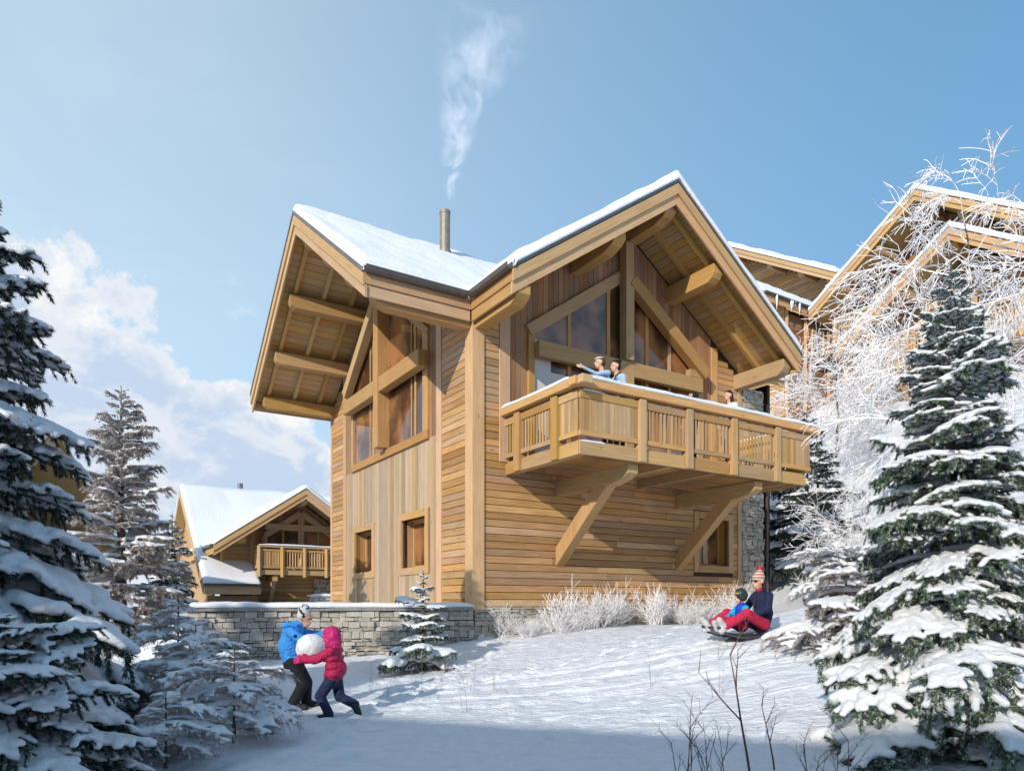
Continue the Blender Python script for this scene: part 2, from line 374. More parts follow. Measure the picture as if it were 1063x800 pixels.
for i in range(620):
    cx_, cy_ = rs.uniform(-4, 6), rs.uniform(6, 14); r_ = rs.uniform(.02, .07); a_ = rs.uniform(.008, .035)*(1 if rs.rand() < .45 else -1)
    ix = np.searchsorted(gx, [cx_-.25, cx_+.25]); iy = np.searchsorted(gy, [cy_-.25, cy_+.25])
    sl = (slice(iy[0], iy[1]), slice(ix[0], ix[1])); dx = (GX[sl]-cx_)/1.5; dy = GY[sl]-cy_
    GZ[sl] += a_*np.exp(-(dx*dx+dy*dy)/(r_*r_))
idx = np.arange(nx*ny).reshape(ny, nx)
GF = np.stack([idx[:-1,:-1], idx[:-1,1:], idx[1:,1:], idx[1:,:-1]], -1).reshape(-1, 4)
ground = np_mesh('snow_ground', np.c_[GX.ravel(), GY.ravel(), GZ.ravel()], GF, [SNOW_G]); tag(ground, kind='structure')
ground['label'] = 'trodden snow covering the slope'

# ------------------------------------------------------------------ roof helpers (all in a chalet's own frame, x = v, y = u)
SL = .69
def slab(mb, poly, W, t0, t1, tone=.5, mi=0):
    """sloping slab over the plan polygon poly, between W-t0 (top) and W-t1 (bottom)"""
    mb.prism([(x, y, W(x, y)-t1) for x, y in poly], (0, 0, t1-t0), tone, mi)
def soffit_boards(mb, W, p0, e_ridge, e_slope, run, t, bw=.14, clip=None):
    pass
def snow_sheet(name, parent, xs, ys, W, dist, thick=.2, base=.05, edge=.14, seed=0, mat=None, rough=.06):
    """rounded snow blanket lying on the roof planes: real thickness, soft edges, wind ripples"""
    nx_, ny_ = len(xs), len(ys); X, Y = np.meshgrid(xs, ys, indexing='xy')
    Wz = np.vectorize(W)(X, Y); D = np.vectorize(dist)(X, Y)
    q = np.clip(D/edge, 0, 1); th = thick*(.22+.78*np.sqrt(1-(1-q)**2))
    th = th*(1+.65*fbm(X*1.5, Y*1.5, 4, seed))+rough*fbm(X*.8+3, Y*.8, 3, seed+5)*q
    top = Wz+base+np.maximum(th, .02); bot = Wz+base
    cell = (D[:-1,:-1] >= -1e-4)&(D[:-1,1:] >= -1e-4)&(D[1:,:-1] >= -1e-4)&(D[1:,1:] >= -1e-4)
    # wobble the outline so that it is not a ruled edge
    id_ = np.arange(nx_*ny_).reshape(ny_, nx_); N = nx_*ny_
    F = []
    a, b_, c, d = id_[:-1,:-1][cell], id_[:-1,1:][cell], id_[1:,1:][cell], id_[1:,:-1][cell]
    F.append(np.stack([a, b_, c, d], -1)); F.append(np.stack([d, c, b_, a], -1)+N)
    pc = np.pad(cell, 1)
    for (dy, dx, e0, e1) in ((-1, 0, (0,0), (0,1)), (1, 0, (1,1), (1,0)), (0, -1, (1,0), (0,0)), (0, 1, (0,1), (1,1))):
        nb = pc[1+dy:pc.shape[0]-1+dy, 1+dx:pc.shape[1]-1+dx]; m = cell & ~nb; iy, ix = np.nonzero(m)
        p = id_[iy+e0[0], ix+e0[1]]; r = id_[iy+e1[0], ix+e1[1]]
        F.append(np.stack([p+N, r+N, r, p], -1))
    F = np.concatenate(F); V = np.concatenate([np.c_[X.ravel(), Y.ravel(), top.ravel()], np.c_[X.ravel(), Y.ravel(), bot.ravel()]])
    used = np.unique(F); remap = np.full(len(V), -1); remap[used] = np.arange(len(used))
    return np_mesh(name, V[used], remap[F], [mat or SNOW], parent)
def lin(*segs):
    """breakpoints with the step between them"""
    out = []
    for (a, b, s) in segs:
        n = max(1, int(round(abs(b-a)/s))); out += list(np.linspace(a, b, n+1))[:-1]
    out.append(segs[-1][1]); return np.array(out)
def tapered_end(mb, a, b, wd, h, cut=.28, tone=None):
    """purlin: square beam a-b whose free end b is cut back underneath"""
    a = Vector(a); b = Vector(b); d = (b-a).normalized(); up = Vector((0,0,1)); sd = d.cross(up).normalized()
    prof = [a-up*h/2, b-d*cut-up*h/2, b-d*cut*.35-up*h*.30, b-up*h*.02, b+up*h/2, a+up*h/2]
    mb.prism([p-sd*wd/2 for p in prof], sd*wd, rnd.random() if tone is None else tone)

# ================================================================== MAIN CHALET
HZ = .62
H = thing('wooden_chalet', 'large larch chalet with overhanging snowy gables and a corner balcony, right behind the playing children', 'chalet',
          (HC[0], HC[1], HZ), HROT, None, CAMH)
R1 = 4.55; R2 = 4.07; E = -.08; F1 = -2.38; F2 = -1.70; X2 = 8.22; Y1 = 9.18; XE = 9.9; YE = 10.6
W1 = lambda x, y: 9.38-SL*abs(y-R1)
W2 = lambda x, y: 9.06-SL*abs(x-R2)
def WR(x, y):
    c = []
    if y >= E-1e-6 and y <= Y1+1e-6: c.append(W1(x, y))
    if x >= E-1e-6 and x <= X2+1e-6 and y <= R1: c.append(W2(x, y))
    return max(c) if c else 6.1
roof = MB(); VX = 8.16-4.09
P1R = [(F1,E),(E,E),(R2,4.09),(8.24,E),(XE,E),(XE,R1),(F1,R1)]
slab(roof, P1R, W1, .0, .17); slab(roof, [(F1,R1),(XE,R1),(XE,Y1),(F1,Y1)], W1, 0, .17)
slab(roof, [(E,F2),(R2,F2),(R2,4.09),(E,E)], W2, 0, .17); slab(roof, [(R2,F2),(X2,F2),(X2,E-.02),(R2,4.09)], W2, 0, .17)
roof_o = roof.build('roof', W_SOFF, H)
# soffit planks: one board after the other under each overhang
so = MB()
def soff1(y0, y1, x0=F1+.06, x1=.1):
    y = y0
    while y < y1-.02:
        yn = min(y+.155, y1); a, b = W1(0, y)-.175, W1(0, yn-.012)-.175
        so.hexa([(x0,y,a-.02),(x1,y,a-.02),(x1,yn-.012,b-.02),(x0,yn-.012,b-.02),(x0,y,a),(x1,y,a),(x1,yn-.012,b),(x0,yn-.012,b)], x1-x0, .15, .02)
        y = yn
soff1(E+.05, R1); soff1(R1, Y1-.05)
def soff2(x0, x1, y0=F2+.06, y1=.1):
    x = x0
    while x < x1-.02:
        xn = min(x+.155, x1); a, b = W2(x, 0)-.175, W2(xn-.012, 0)-.175
        so.hexa([(x,y0,a-.02),(x,y1,a-.02),(xn-.012,y1,b-.02),(xn-.012,y0,b-.02),(x,y0,a),(x,y1,a),(xn-.012,y1,b),(xn-.012,y0,b)], y1-y0, .15, .02)
        x = xn
soff2(E+.05, R2); soff2(R2, X2-.05)
so.build('soffit', W_SOFF, H)
ra = MB()
for xx in (-2.0, -1.25, -.5):
    for (ya, yb) in ((E+.1, R1), (Y1-.1, R1)): ra.beam((xx, ya, W1(0, ya)-.26), (xx, yb, W1(0, yb)-.26), .10, .13)
for yy in (-1.32, -.66):
    for (xa, xb) in ((E+.1, R2), (X2-.1, R2)): ra.beam((xa, yy, W2(xa, 0)-.26), (xb, yy, W2(xb, 0)-.26), .10, .13)
ra.build('rafters', W_SOFF, H, .006)
# barge boards: an outer and a set-back lower board on each rake, and two on each eave
def fascia1(name, x, ys, lo=.0):
    m = MB()
    for (t0, t1, dx) in ((0.02, .25, .0), (.235, .47, .045)):
        m.prism([(x+dx, y, W1(0, y)-t0) for y in ys]+[(x+dx, y, W1(0, y)-t1) for y in ys[::-1]], (.05, 0, 0), rnd.random())
    return m.build(name, W_TRIM, roof_o, .005)
fascia1('barge_board', F1-.05, (E-.06, R1)); fascia1('barge_board', F1-.05, (R1, Y1+.06))
def fascia2(name, y, xs):
    m = MB()
    for (t0, t1, dy) in ((0.02, .25, .0), (.235, .47, .045)):
        m.prism([(x, y+dy, W2(x, 0)-t0) for x in xs]+[(x, y+dy, W2(x, 0)-t1) for x in xs[::-1]], (0, .05, 0), rnd.random())
    return m.build(name, W_TRIM, roof_o, .005)
fascia2('barge_board', F2-.05, (E-.06, R2)); fascia2('barge_board', F2-.05, (R2, X2+.06))
m = MB(); ze = W1(0, E)
for (t0, t1, d) in ((.03, .25, .0), (.255, .47, .03)):
    m.box(F1+.0, E-.055, E-.055+d, E+d-.005, ze-t1, ze-t0, 'x')
m.build('fascia_board', W_TRIM, roof_o, .005)
m = MB()
for (t0, t1, d) in ((.03, .25, .0), (.255, .47, .03)):
    m.box(E-.055+d, E+d-.005, F2+.0, E-.055+d, ze-t1, ze-t0, 'y')
m.build('fascia_board', W_BEAM, roof_o, .005)
m = MB()
for (t0, t1, d) in ((.03, .25, .0), (.255, .47, .03)): m.box(X2+.005-d, X2+.055-d, F2, E, ze-t1, ze-t0, 'y')
m.build('fascia_board', W_TRIM, roof_o, .005)
m = MB()
for (t0, t1, d) in ((.03, .25, .0), (.255, .47, .03)): m.box(F1, XE, Y1+.005-d, Y1+.055-d, ze-t1, ze-t0, 'x')
m.build('fascia_board', W_TRIM, roof_o, .005)
# gutters (half round with a lip) and grey metal flashing on the rakes
def gutter(a, b, out):
    m = MB(); a = Vector(a); b = Vector(b); out = Vector(out)
    prof = [(.0, .05), (.0, -.055), (.035, -.10), (.085, -.10), (.12, -.06), (.125, .03), (.112, .03), (.105, -.05), (.075, -.085), (.04, -.085), (.015, -.045), (.014, .05)]
    k = len(m.v)
    for p in (a, b):
        for (o_, z_) in prof: m.v.append(tuple(p+out*o_+Vector((0,0,z_))))
    n = len(prof)
    for i in range(n):
        j = (i+1) % n; m.f.append([i, j, n+j, n+i]); m.uv.append([(0,0)]*4); m.t.append(.5); m.mi.append(0)
    for ids in (list(range(n))[::-1], [n+i for i in range(n)]):
        m.f.append(ids); m.uv.append([(0,0)]*n); m.t.append(.5); m.mi.append(0)
    return m.build('gutter', GUTTER, roof_o)
gutter((F1-.02, E-.06, ze+.03), (E-.17, E-.06, ze+.03), (0,-1,0)); gutter((E-.06, E-.17, ze+.03), (E-.06, F2-.02, ze+.03), (-1,0,0))
gutter((X2+.06, F2, ze+.03), (X2+.06, E, ze+.03), (1,0,0)); gutter((F1, Y1+.06, ze+.03), (XE, Y1+.06, ze+.03), (0,1,0))
for ys in ((E-.05, R1), (R1, Y1+.05)):
    m = MB(); m.prism([(F1-.065, y, W1(0, y)+.09) for y in ys]+[(F1-.065, y, W1(0, y)-.0) for y in ys[::-1]], (.03, 0, 0)); m.build('rake_flashing', ZINC, roof_o)
for xs in ((E-.05, R2), (R2, X2+.05)):
    m = MB(); m.prism([(x, F2-.065, W2(x, 0)+.13) for x in xs]+[(x, F2-.065, W2(x, 0)-.0) for x in xs[::-1]], (0, .03, 0)); m.build('rake_flashing', ZINC, roof_o)
# snow blanket
xs = lin((F1-.06, F1+.2, .05), (F1+.2, E-.05, .11), (E-.05, E+.15, .05), (E+.15, R2, .11), (R2, X2-.15, .11), (X2-.15, X2+.05, .05), (X2+.05, XE, .12))
ys = lin((F2-.09, F2+.2, .05), (F2+.2, E-.05, .11), (E-.05, E+.15, .05), (E+.15, R1, .11), (R1, Y1-.15, .12), (Y1-.15, Y1+.05, .05))
dist = lambda x, y: max(min(x-(F1-.06), XE-x, y-(E-.05), (Y1+.05)-y), min(x-(E-.05), (X2+.05)-x, y-(F2-.09), 4-y))
snow_sheet('snow_layer', roof_o, xs, ys, WR, dist, .22, .06, .16, 3)
# purlins that carry the overhangs
def purlin(a, b, w_=.27, h_=.36, cut=.3):
    m = MB(); tapered_end(m, a, b, w_, h_, cut, rnd.random()); return m.build('purlin', W_BEAM, H, .012)
for yy in (.12, 1.6, 3.06, R1, 6.0, 7.5, 8.84):
    z = W1(0, yy)-.51+(-.02 if yy != R1 else -.05); purlin((.15, yy, z), (F1+.22, yy, z), .27, .34, .16 if yy > .5 else .3)
for xx in (2.6, R2, 5.52, 8.0):
    z = W2(xx, 0)-.52; purlin((xx, .15, z), (xx, F2+.13, z), .28, .38, .42 if xx < 5 else .2)
purlin((.14, .3, W2(.14, 0)-.58), (.14, F2+.02, W2(.14, 0)-.58), .30, .32, .26)

# ---- walls
def hboards(mb, plane, u0, u1, z0, z1, holes=(), top=None, bw=.152, d0=0., d1=-.03):
    """horizontal siding. plane 'x' = wall in the plane x=0 (runs along y); 'y' = wall in the plane y=0 (runs along x)"""
    z = z0
    while z < z1-.01:
        zt = min(z+bw, z1); segs = [(u0, u1)]
        if top is not None:
            lo = top(zt); segs = [(max(u0, lo[0]), min(u1, lo[1]))]
        for (a, b, c, d) in holes:
            if zt > c+.01 and z < d-.01:
                ns = []
                for (p, q) in segs:
                    if b <= p or a >= q: ns.append((p, q)); continue
                    if a > p: ns.append((p, a))
                    if b < q: ns.append((b, q))
                segs = ns
        for (p, q) in segs:
            # split long runs into separate planks with butt joints
            cuts = [p]; x = p+rnd.uniform(1.4, 4.5)
            while x < q-.6: cuts.append(x); x += rnd.uniform(2.2, 4.5)
            cuts.append(q)
            for s, e in zip(cuts[:-1], cuts[1:]):
                if e-s < .03: continue
                g = .0015; lip = rnd.uniform(-.003, .003)
                if plane == 'y': mb.box(s+g, e-g, d1+lip, d0+.03, z+.007, zt-.007, 'x')
                else: mb.box(d1+lip, d0+.03, s+g, e-g, z+.007, zt-.007, 'y')
        z = zt
def vboards(mb, plane, u0, u1, zlo, zhi, holes=(), bw=.15, d1=-.03, batten=0., jit=.0):
    """vertical cladding; zlo, zhi may be functions of the position"""
    fl = zlo if callable(zlo) else (lambda u: zlo); fh = zhi if callable(zhi) else (lambda u: zhi)
    u = u0
    while u < u1-.02:
        w_ = bw*(1+rnd.uniform(-jit, jit)); un = min(u+w_, u1); lip = rnd.uniform(-.004, .004)
        if un > u1-.04: un = u1
        runs = [(None, None)]
        cuts = sorted([(c, d) for (a, b, c, d) in holes if un > a+.02 and u < b-.02])
        lo_z = None; pieces = []
        cur = 'lo'
        prev = (fl(u), fl(un))
        for (c, d) in cuts:
            pieces.append((prev, (c, c))); prev = (d, d)
        pieces.append((prev, (fh(u), fh(un-.01))))
        for (a0, a1), (b0, b1) in pieces:
            if min(b0-a0, b1-a1) < .02: continue
            p, q = u+.004, un-.004
            if plane == 'x': P = [(d1+lip,p,a0),(d1+lip,p,b0),(.0,p,b0),(.0,p,a0),(d1+lip,q,a1),(d1+lip,q,b1),(.0,q,b1),(.0,q,a1)]
            else: P = [(p,d1+lip,a0),(p,d1+lip,b0),(p,.0,b0),(p,.0,a0),(q,d1+lip,a1),(q,d1+lip,b1),(q,.0,b1),(q,.0,a1)]
            mb.hexa(P, max(b0-a0, .1), .03, w_)
        u = un
def holes_rect(mb, plane, u0, u1, z0, z1, holes, d0, d1):
    """plain panel with rectangular openings"""
    us = sorted({u0, u1, *[h[0] for h in holes], *[h[1] for h in holes]}); zs = sorted({z0, z1, *[h[2] for h in holes], *[h[3] for h in holes]})
    for a, b in zip(us[:-1], us[1:]):
        for c, d in zip(zs[:-1], zs[1:]):
            if any(a >= h[0]-1e-6 and b <= h[1]+1e-6 and c >= h[2]-1e-6 and d <= h[3]+1e-6 for h in holes): continue
            if plane == 'x': mb.box(d0, d1, a, b, c, d, 'y', .5)
            else: mb.box(a, b, d0, d1, c, d, 'x', .5)
Zb = -.08
winL = [(2.04, 3.76, .68, 2.19), (5.40, 7.07, .68, 2.17)]
winR = [(6.36, 7.83, .78, 2.33)]
inL = [(a+.17, b-.17, c+.17, d-.17) for a, b, c, d in winL]; inR = [(a+.18, b-.18, c+.18, d-.18) for a, b, c, d in winR]
# sheathing behind the cladding
sh = MB()
holes_rect(sh, 'x', .05, 9.0, Zb, 2.95, inL, .0, .12)
sh.prism([(.0,.05,2.95),(.0,9.0,2.95),(.0,9.0,W1(0,9.0)-.2),(.0,R1,W1(0,R1)-.2),(.0,.05,W1(0,.05)-.2)], (.12,0,0))
holes_rect(sh, 'y', .13, 8.1, Zb, 2.95, inR, .0, .12)
sh.prism([(.13,.0,2.95),(8.1,.0,2.95),(8.1,.0,W2(8.1,0)-.2),(R2,.0,W2(R2,0)-.2),(.13,.0,W2(.13,0)-.2)], (0,.12,0))
sh.box(.1, 9.5, 8.9, 9.0, -1.0, 6.05, 'x'); sh.box(9.4, 9.5, .1, 8.9, -1.0, 6.05, 'y')
sh.build('sheathing', W_DARK, H)
fl = MB(); fl.box(.15, 9.3, .15, 8.85, 2.75, 2.95, 'x'); fl.box(.15, 9.3, .15, 8.85, -.3, -.1, 'x'); fl.build('storey_floor', W_BEAM, H)
# left facade
top1 = lambda zt: (R1-(9.38-.30-zt)/SL, R1+(9.38-.30-zt)/SL)
wl = MB(); hboards(wl, 'x', .24, 1.38, Zb, 8.0, top=top1); wl.build('horizontal_siding', W_SIDE, H)
wl = MB(); hboards(wl, 'x', 7.9, 9.0, Zb, 6.4, top=top1); wl.build('horizontal_siding', W_SIDE, H)
wv = MB(); g1 = lambda y: W1(0, y)-.30
vboards(wv, 'x', 1.62, 7.66, Zb, 3.78, winL, .17, jit=.35)
wv.build('vertical_cladding', W_GREY, H)
wv = MB(); GL1 = (2.02, 7.07)
vboards(wv, 'x', 1.62, 2.0, 3.78, g1, (), .13); vboards(wv, 'x', 7.1, 7.66, 3.78, g1, (), .13)
vboards(wv, 'x', 2.0, 7.1, lambda y: 8.02-SL*abs(y-R1)+.05, g1, (), .14)
wv.build('gable_cladding', W_RED, H)
def trims(parent, boxes, name='trim_board', mat=None, bev=.006):
    for b_ in boxes: mb = MB(); mb.box(*b_, 'z'); mb.build(name, mat or W_TRIM, parent, bev)
def post(mb, x0, x1, y0, y1, z0, z1): mb.box(x0, x1, y0, y1, z0, z1, 'z')
trims(H, ((-.055, .03, 1.38, 1.62, Zb, g1(1.5)), (-.055, .03, 7.66, 7.9, Zb, g1(7.9)), (-.06, .1, 8.94, 9.06, Zb, g1(9.06))))
cp = MB(); post(cp, -.07, .225, -.07, .24, Zb-.06, W1(0, 0)-.38); cp.build('corner_post', W_TRIM, H, .012)

def window(parent, plane, out, inn, depth=.30, shutter=True, tint=None):
    """a framed opening: casing proud of the wall, deep reveals, inner sash and pane"""
    a, b, c, d = out; p, q, r, s = inn
    fr = MB()
    def bx(u0, u1, z0, z1, d0, d1, ax):
        if plane == 'x': fr.box(d0, d1, u0, u1, z0, z1, 'y' if ax == 'u' else 'z')
        else: fr.box(u0, u1, d0, d1, z0, z1, 'x' if ax == 'u' else 'z')
    bx(a, p, c, d, -.06, .02, 'z'); bx(q, b, c, d, -.06, .02, 'z'); bx(p, q, s, d, -.062, .02, 'u'); bx(p, q, c, r, -.064, .02, 'u')
    o = fr.build('window', W_BEAM, parent, .005)
    fr = MB(); t_ = .025
    bx(p-t_, p, r, s, .0, depth, 'z'); bx(q, q+t_, r, s, .0, depth, 'z'); bx(p-t_, q+t_, s, s+t_, .0, depth, 'u'); bx(p-t_, q+t_, r-t_, r, .0, depth, 'u')
    fr.build('reveal', W_BEAM, o)
    fr = MB(); e = .07
    bx(p, p+e, r, s, depth-.07, depth, 'z'); bx(q-e, q, r, s, depth-.07, depth, 'z'); bx(p+e, q-e, s-e, s, depth-.07, depth, 'u'); bx(p+e, q-e, r, r+e, depth-.07, depth, 'u')
    md = (p+q)/2; bx(md-.05, md+.05, r+e, s-e, depth-.06, depth, 'z')
    fr.build('frame', W_BEAM, o, .004)
    fr = MB(); bx(p+e, md-.05, r+e, s-e, depth-.03, depth-.015, 'z'); bx(md+.05, q-e, r+e, s-e, depth-.03, depth-.015, 'z')
    fr.build('pane', GLASS, o)
    return o
for o_, i_ in zip(winL, inL): window(H, 'x', o_, i_, .34)
window(H, 'y', winR[0], inR[0], .34)

# ---- great gable window of the left facade
gw = MB(); zt = lambda y: 8.02-SL*abs(y-R1)
gw.box(-.10, .0, 2.0, 7.1, 3.76, 3.96, 'y')
post(gw, -.09, .0, 2.0, 2.12, 3.96, zt(2.06)); post(gw, -.09, .0, 6.95, 7.1, 3.96, zt(7.0))
post(gw, -.07, .0, 2.12, 2.32, 3.96, zt(2.12)-.02)
for (ya, yb) in ((2.0, R1), (7.1, R1)): gw.beam((-.05, ya, zt(ya)-.06), (-.05, yb, zt(yb)-.06), .11, .17)
g_o = gw.build('window', W_BEAM, H, .008)
trims(g_o, [(-.055, -.005, yy-.035, yy+.035, 3.96, zt(yy)-.1) for yy in (2.75, 5.45)]+[(-.05, -.005, yy-.02, yy+.02, 3.96, zt(yy)-.1) for yy in (2.98, 5.7)], 'mullion', W_BEAM, .004)
m = MB(); m.prism([(-.03,2.1,3.95),(-.03,7.0,3.95),(-.03,7.0,zt(7.0)-.1),(-.03,R1,zt(R1)-.1),(-.03,2.1,zt(2.1)-.1)], (.02,0,0)); m.build('pane', GLASS, g_o)
for (a, b) in ((1.96, 4.37), (4.69, 7.05)): m = MB(); m.box(-.34, -.10, a, b, 5.38, 5.76, 'y'); m.build('collar_beam', W_BEAM, H, .015)
m = MB(); post(m, -.36, -.02, 4.38, 4.68, 3.98, W1(0, R1)-.75); m.build('king_post', W_BEAM, H, .012)
m = MB(); m.beam((-.24, R1+.16, 7.88), (-.24, R1+2.5, 5.95), .22, .27); m.build('gable_strut', W_BEAM, H, .012)

# ---- right facade
wr = MB(); top2 = lambda zt_: (R2-(9.06-.30-zt_)/SL, R2+(9.06-.30-zt_)/SL)
hboards(wr, 'y', .23, 8.0, Zb, 2.96, winR)
hboards(wr, 'y', .23, .60, 2.96, 6.3, top=top2); hboards(wr, 'y', 7.22, 8.0, 2.96, 6.3, top=top2)
wr.build('horizontal_siding', W_SIDE, H)
wv = MB(); g2 = lambda x: W2(x, 0)-.30; zt2 = lambda x: 7.78-SL*abs(x-3.95)
vboards(wv, 'y', .86, 1.30, 2.96, g2, (), .14); vboards(wv, 'y', 6.62, 6.98, 2.96, g2, (), .14)
vboards(wv, 'y', 1.30, 6.62, lambda x: zt2(x)+.0, g2, (), .14)
wv.build('gable_cladding', W_RED, H)
trims(H, ((.60, .86, -.055, .03, 2.96, g2(.6)), (6.98, 7.22, -.055, .03, 2.96, g2(7.22)), (8.0, 8.15, -.06, .1, Zb, g2(8.15))))
gw = MB()
post(gw, 1.30, 1.46, -.10, .02, 3.0, zt2(1.38)); post(gw, 6.46, 6.64, -.10, .02, 3.0, zt2(6.55))
for xe_ in (1.30, 6.64): gw.beam((xe_, -.06, zt2(xe_)-.13), (3.95, -.06, zt2(3.95)-.13), .14, .26)
g_o = gw.build('window', W_BEAM, H, .008)
trims(g_o, [(xx-.05, xx+.05, -.055, .0, 3.0, zt2(xx)-.25) for xx in (2.42, 3.55, 4.75, 5.5)], 'mullion', W_BEAM, .004)
m = MB(); m.prism([(1.4,-.03,3.0),(6.5,-.03,3.0),(6.5,-.03,zt2(6.5)-.2),(3.95,-.03,zt2(3.95)-.2),(1.4,-.03,zt2(1.4)-.2)], (0,.02,0)); m.build('pane', GLASS, g_o)
m = MB(); m.box(1.48, 1.92, -.036, -.032, 3.0, 5.7, 'z'); m.box(1.55, 2.3, -.0365, -.0325, 4.35, 5.05, 'z'); m.build('curtain', CURTAIN, g_o)
m = MB(); m.box(1.46, 6.46, -.26, -.10, 5.27, 5.62, 'x'); m.build('collar_beam', W_BEAM, H, .015)
m = MB(); post(m, 3.84, 4.09, -.34, -.1, 5.62, W2(R2, 0)-.72); post(m, 3.84, 4.09, -.34, -.1, 3.0, 5.27); m.build('king_post', W_BEAM, H, .012)
m = MB(); m.beam((4.05, -.24, 7.50), (6.55, -.24, 5.72), .24, .30); m.build('gable_strut', W_BEAM, H, .012)
m = MB(); m.box(6.0, 6.5, -.26, -.1, 5.62, 5.80, 'x'); m.build('gable_strut', W_BEAM, H, .01)

# ---- stone base and stone corner
def stone_wall(mb, a, b, z0f, z1, thick, inward, sh_=.13, seed=1):
    """courses of rough split stones, each its own block, from a to b in plan"""
    r = random.Random(seed); a = Vector((*a, 0)); b = Vector((*b, 0)); d = (b-a); L = d.length; d.normalize(); n = Vector((*inward, 0))
    z = z1
    while True:
        hh = r.choice((.04, .055, .07, .10, .13))*sh_/.13; z_lo = z-hh
        x = -r.uniform(0, .1)
        done = True
        while x < L:
            w_ = r.uniform(.07, .30); x0, x1 = max(x, 0), min(x+w_, L)
            if x1-x0 > .02 and z > z0f((x0+x1)/2)-.1:
                done = False; p = r.uniform(-.045, .03); g = .004
                A = a+d*(x0+g)+n*(p); B = a+d*(x1-g)+n*(p+r.uniform(-.012, .012)); C = a+d*(x1-g)+n*thick; D_ = a+d*(x0+g)+n*thick
                j = lambda: r.uniform(-.018, .012)
                mb.hexa([A+Vector((0,0,z_lo+g+j())), B+Vector((0,0,z_lo+g+j())), C+Vector((0,0,z_lo+g)), D_+Vector((0,0,z_lo+g)), A+Vector((0,0,z-g+j())), B+Vector((0,0,z-g+j())), C+Vector((0,0,z-g)), D_+Vector((0,0,z-g))], w_, .2, hh, r.random())
            x += w_
        z = z_lo
        if done or z < -4: break
pl = MB(); gloc = lambda x: gz(*(HC+HV*x))-CAMH
stone_wall(pl, (.0, -.03), (8.14, -.03), lambda t: gloc(t)-.2, Zb-.0, .2, (0, 1), seed=3)
stone_wall(pl, (8.16, -.05), (9.04, -.05), lambda t: -1.3, 5.74, .35, (0, 1), seed=4); stone_wall(pl, (9.02, -.03), (9.02, 2.5), lambda t: -1.3, 5.70, .3, (-1, 0), seed=5)
pl.build('stone_base', STONE, H, .004)
m = MB(); m.box(.02, 8.2, .02, .15, -1.4, Zb-.01, 'x'); m.box(8.16, 9.0, .0, 2.4, -1.4, 5.72, 'x'); m.box(.0, .12, .02, 9.0, -1.4, Zb-.01, 'y'); m.build('foundation', MORTAR, H)
m = MB(); m.tube([(9.12, -.1, 5.4), (9.12, -.1, 2.5), (9.12, -.1, -.9)], .045, 10)
for zz in (4.2, 2.0, .4): m.tube([(9.12, -.1, zz), (9.12, -.1, zz+.06)], .06, 10)
m.build('downpipe', GUTTER, H, smooth=False)
# ---- flue pipe on the roof
cx_, cy_ = 1.3, 3.85; m = MB(); zc = W1(0, cy_)
m.tube([(cx_, cy_, zc-.1), (cx_, cy_, zc+1.30)], .135, 24); m.tube([(cx_, cy_, zc+1.24), (cx_, cy_, zc+1.32)], .145, 24); m.tube([(cx_, cy_, zc+.15), (cx_, cy_, zc+.28)], .165, 24)
m.build('flue_pipe', PIPE, H)
# ---- brackets
for bx_ in (2.17, 5.85):
    m = MB(); tapered_end(m, (bx_, -.03, 2.51), (bx_, -2.42, 2.51), .26, .33, .5, .5); bk = m.build('balcony_bracket', W_BEAM, H, .012)
    m = MB(); m.prism([(bx_-.12,-.03,.80),(bx_-.12,-.03,1.22),(bx_-.12,-1.32,2.345),(bx_-.12,-1.78,2.345)], (.24,0,0), .6); m.build('brace', W_BEAM, bk, .012)
# ---- balcony
BX0, BX1, BY = .75, 7.30, -2.58; BZ0, BZ1 = 2.69, 2.99
dk = MB(); y = BY+.05
while y < -.06:
    dk.box(BX0+.05, BX1-.05, y, min(y+.128, -.04), 2.93, 2.965, 'x'); y += .15
for xx in (.95, 3.2, 4.5, 6.9, 7.2): dk.box(xx-.05, xx+.05, BY+.06, -.02, 2.72, 2.925, 'y')
BAL = dk.build('balcony', W_RAIL, H)
m = MB()
for (x0, x1) in ((BX0, 2.14), (2.31, 3.41), (3.58, 4.73), (4.91, 6.16), (6.33, BX1)): m.box(x0+.005, x1-.005, BY, BY+.05, BZ0, BZ1-.06, 'x')
for (y0, y1) in ((BY+.055, -1.95), (-1.75, -.65), (-.45, -.03)): m.box(BX0, BX0+.05, y0, y1, BZ0, BZ1-.06, 'y'); m.box(BX1-.05, BX1, y0, y1, BZ0, BZ1-.06, 'y')
m.build('rim_board', W_RAIL, BAL, .006)
PX = (2.225, 3.495, 4.82, 6.245); PY = (-.55, -1.85)
for xx in PX:
    m = MB(); m.box(xx-.085, xx+.085, BY-.07, BY+.10, BZ0+.0, 3.88, 'z'); m.build('post', W_RAIL, BAL, .008)
for yy in PY:
    for xx in (BX0+.0, BX1+.0):
        m = MB(); m.box(xx-.07, xx+.09, yy-.10, yy+.10, BZ0+.0, 3.88, 'z'); m.build('post', W_RAIL, BAL, .008)
XR = 7.46     # railing flares past the deck on the right
rl = MB()
ed = [BX0+.0]+[p for xx in PX for p in (xx-.087, xx+.087)]+[XR]
for a, b in zip(ed[::2], ed[1::2]):
    rl.box(a, b, BY-.02, BY+.05, 3.71, 3.85, 'x'); rl.box(a, b, BY-.02, BY+.05, 3.03, 3.12, 'x')
ey = [BY+.06, -1.955, -1.745, -.655, -.445, -.03]
for a, b in zip(ey[::2], ey[1::2]):
    for xx in (BX0-.02, XR-.07): rl.box(xx, xx+.07, a, b, 3.71, 3.85, 'y'); rl.box(xx, xx+.07, a, b, 3.03, 3.12, 'y')
rl.build('rail', W_RAIL, BAL, .006)
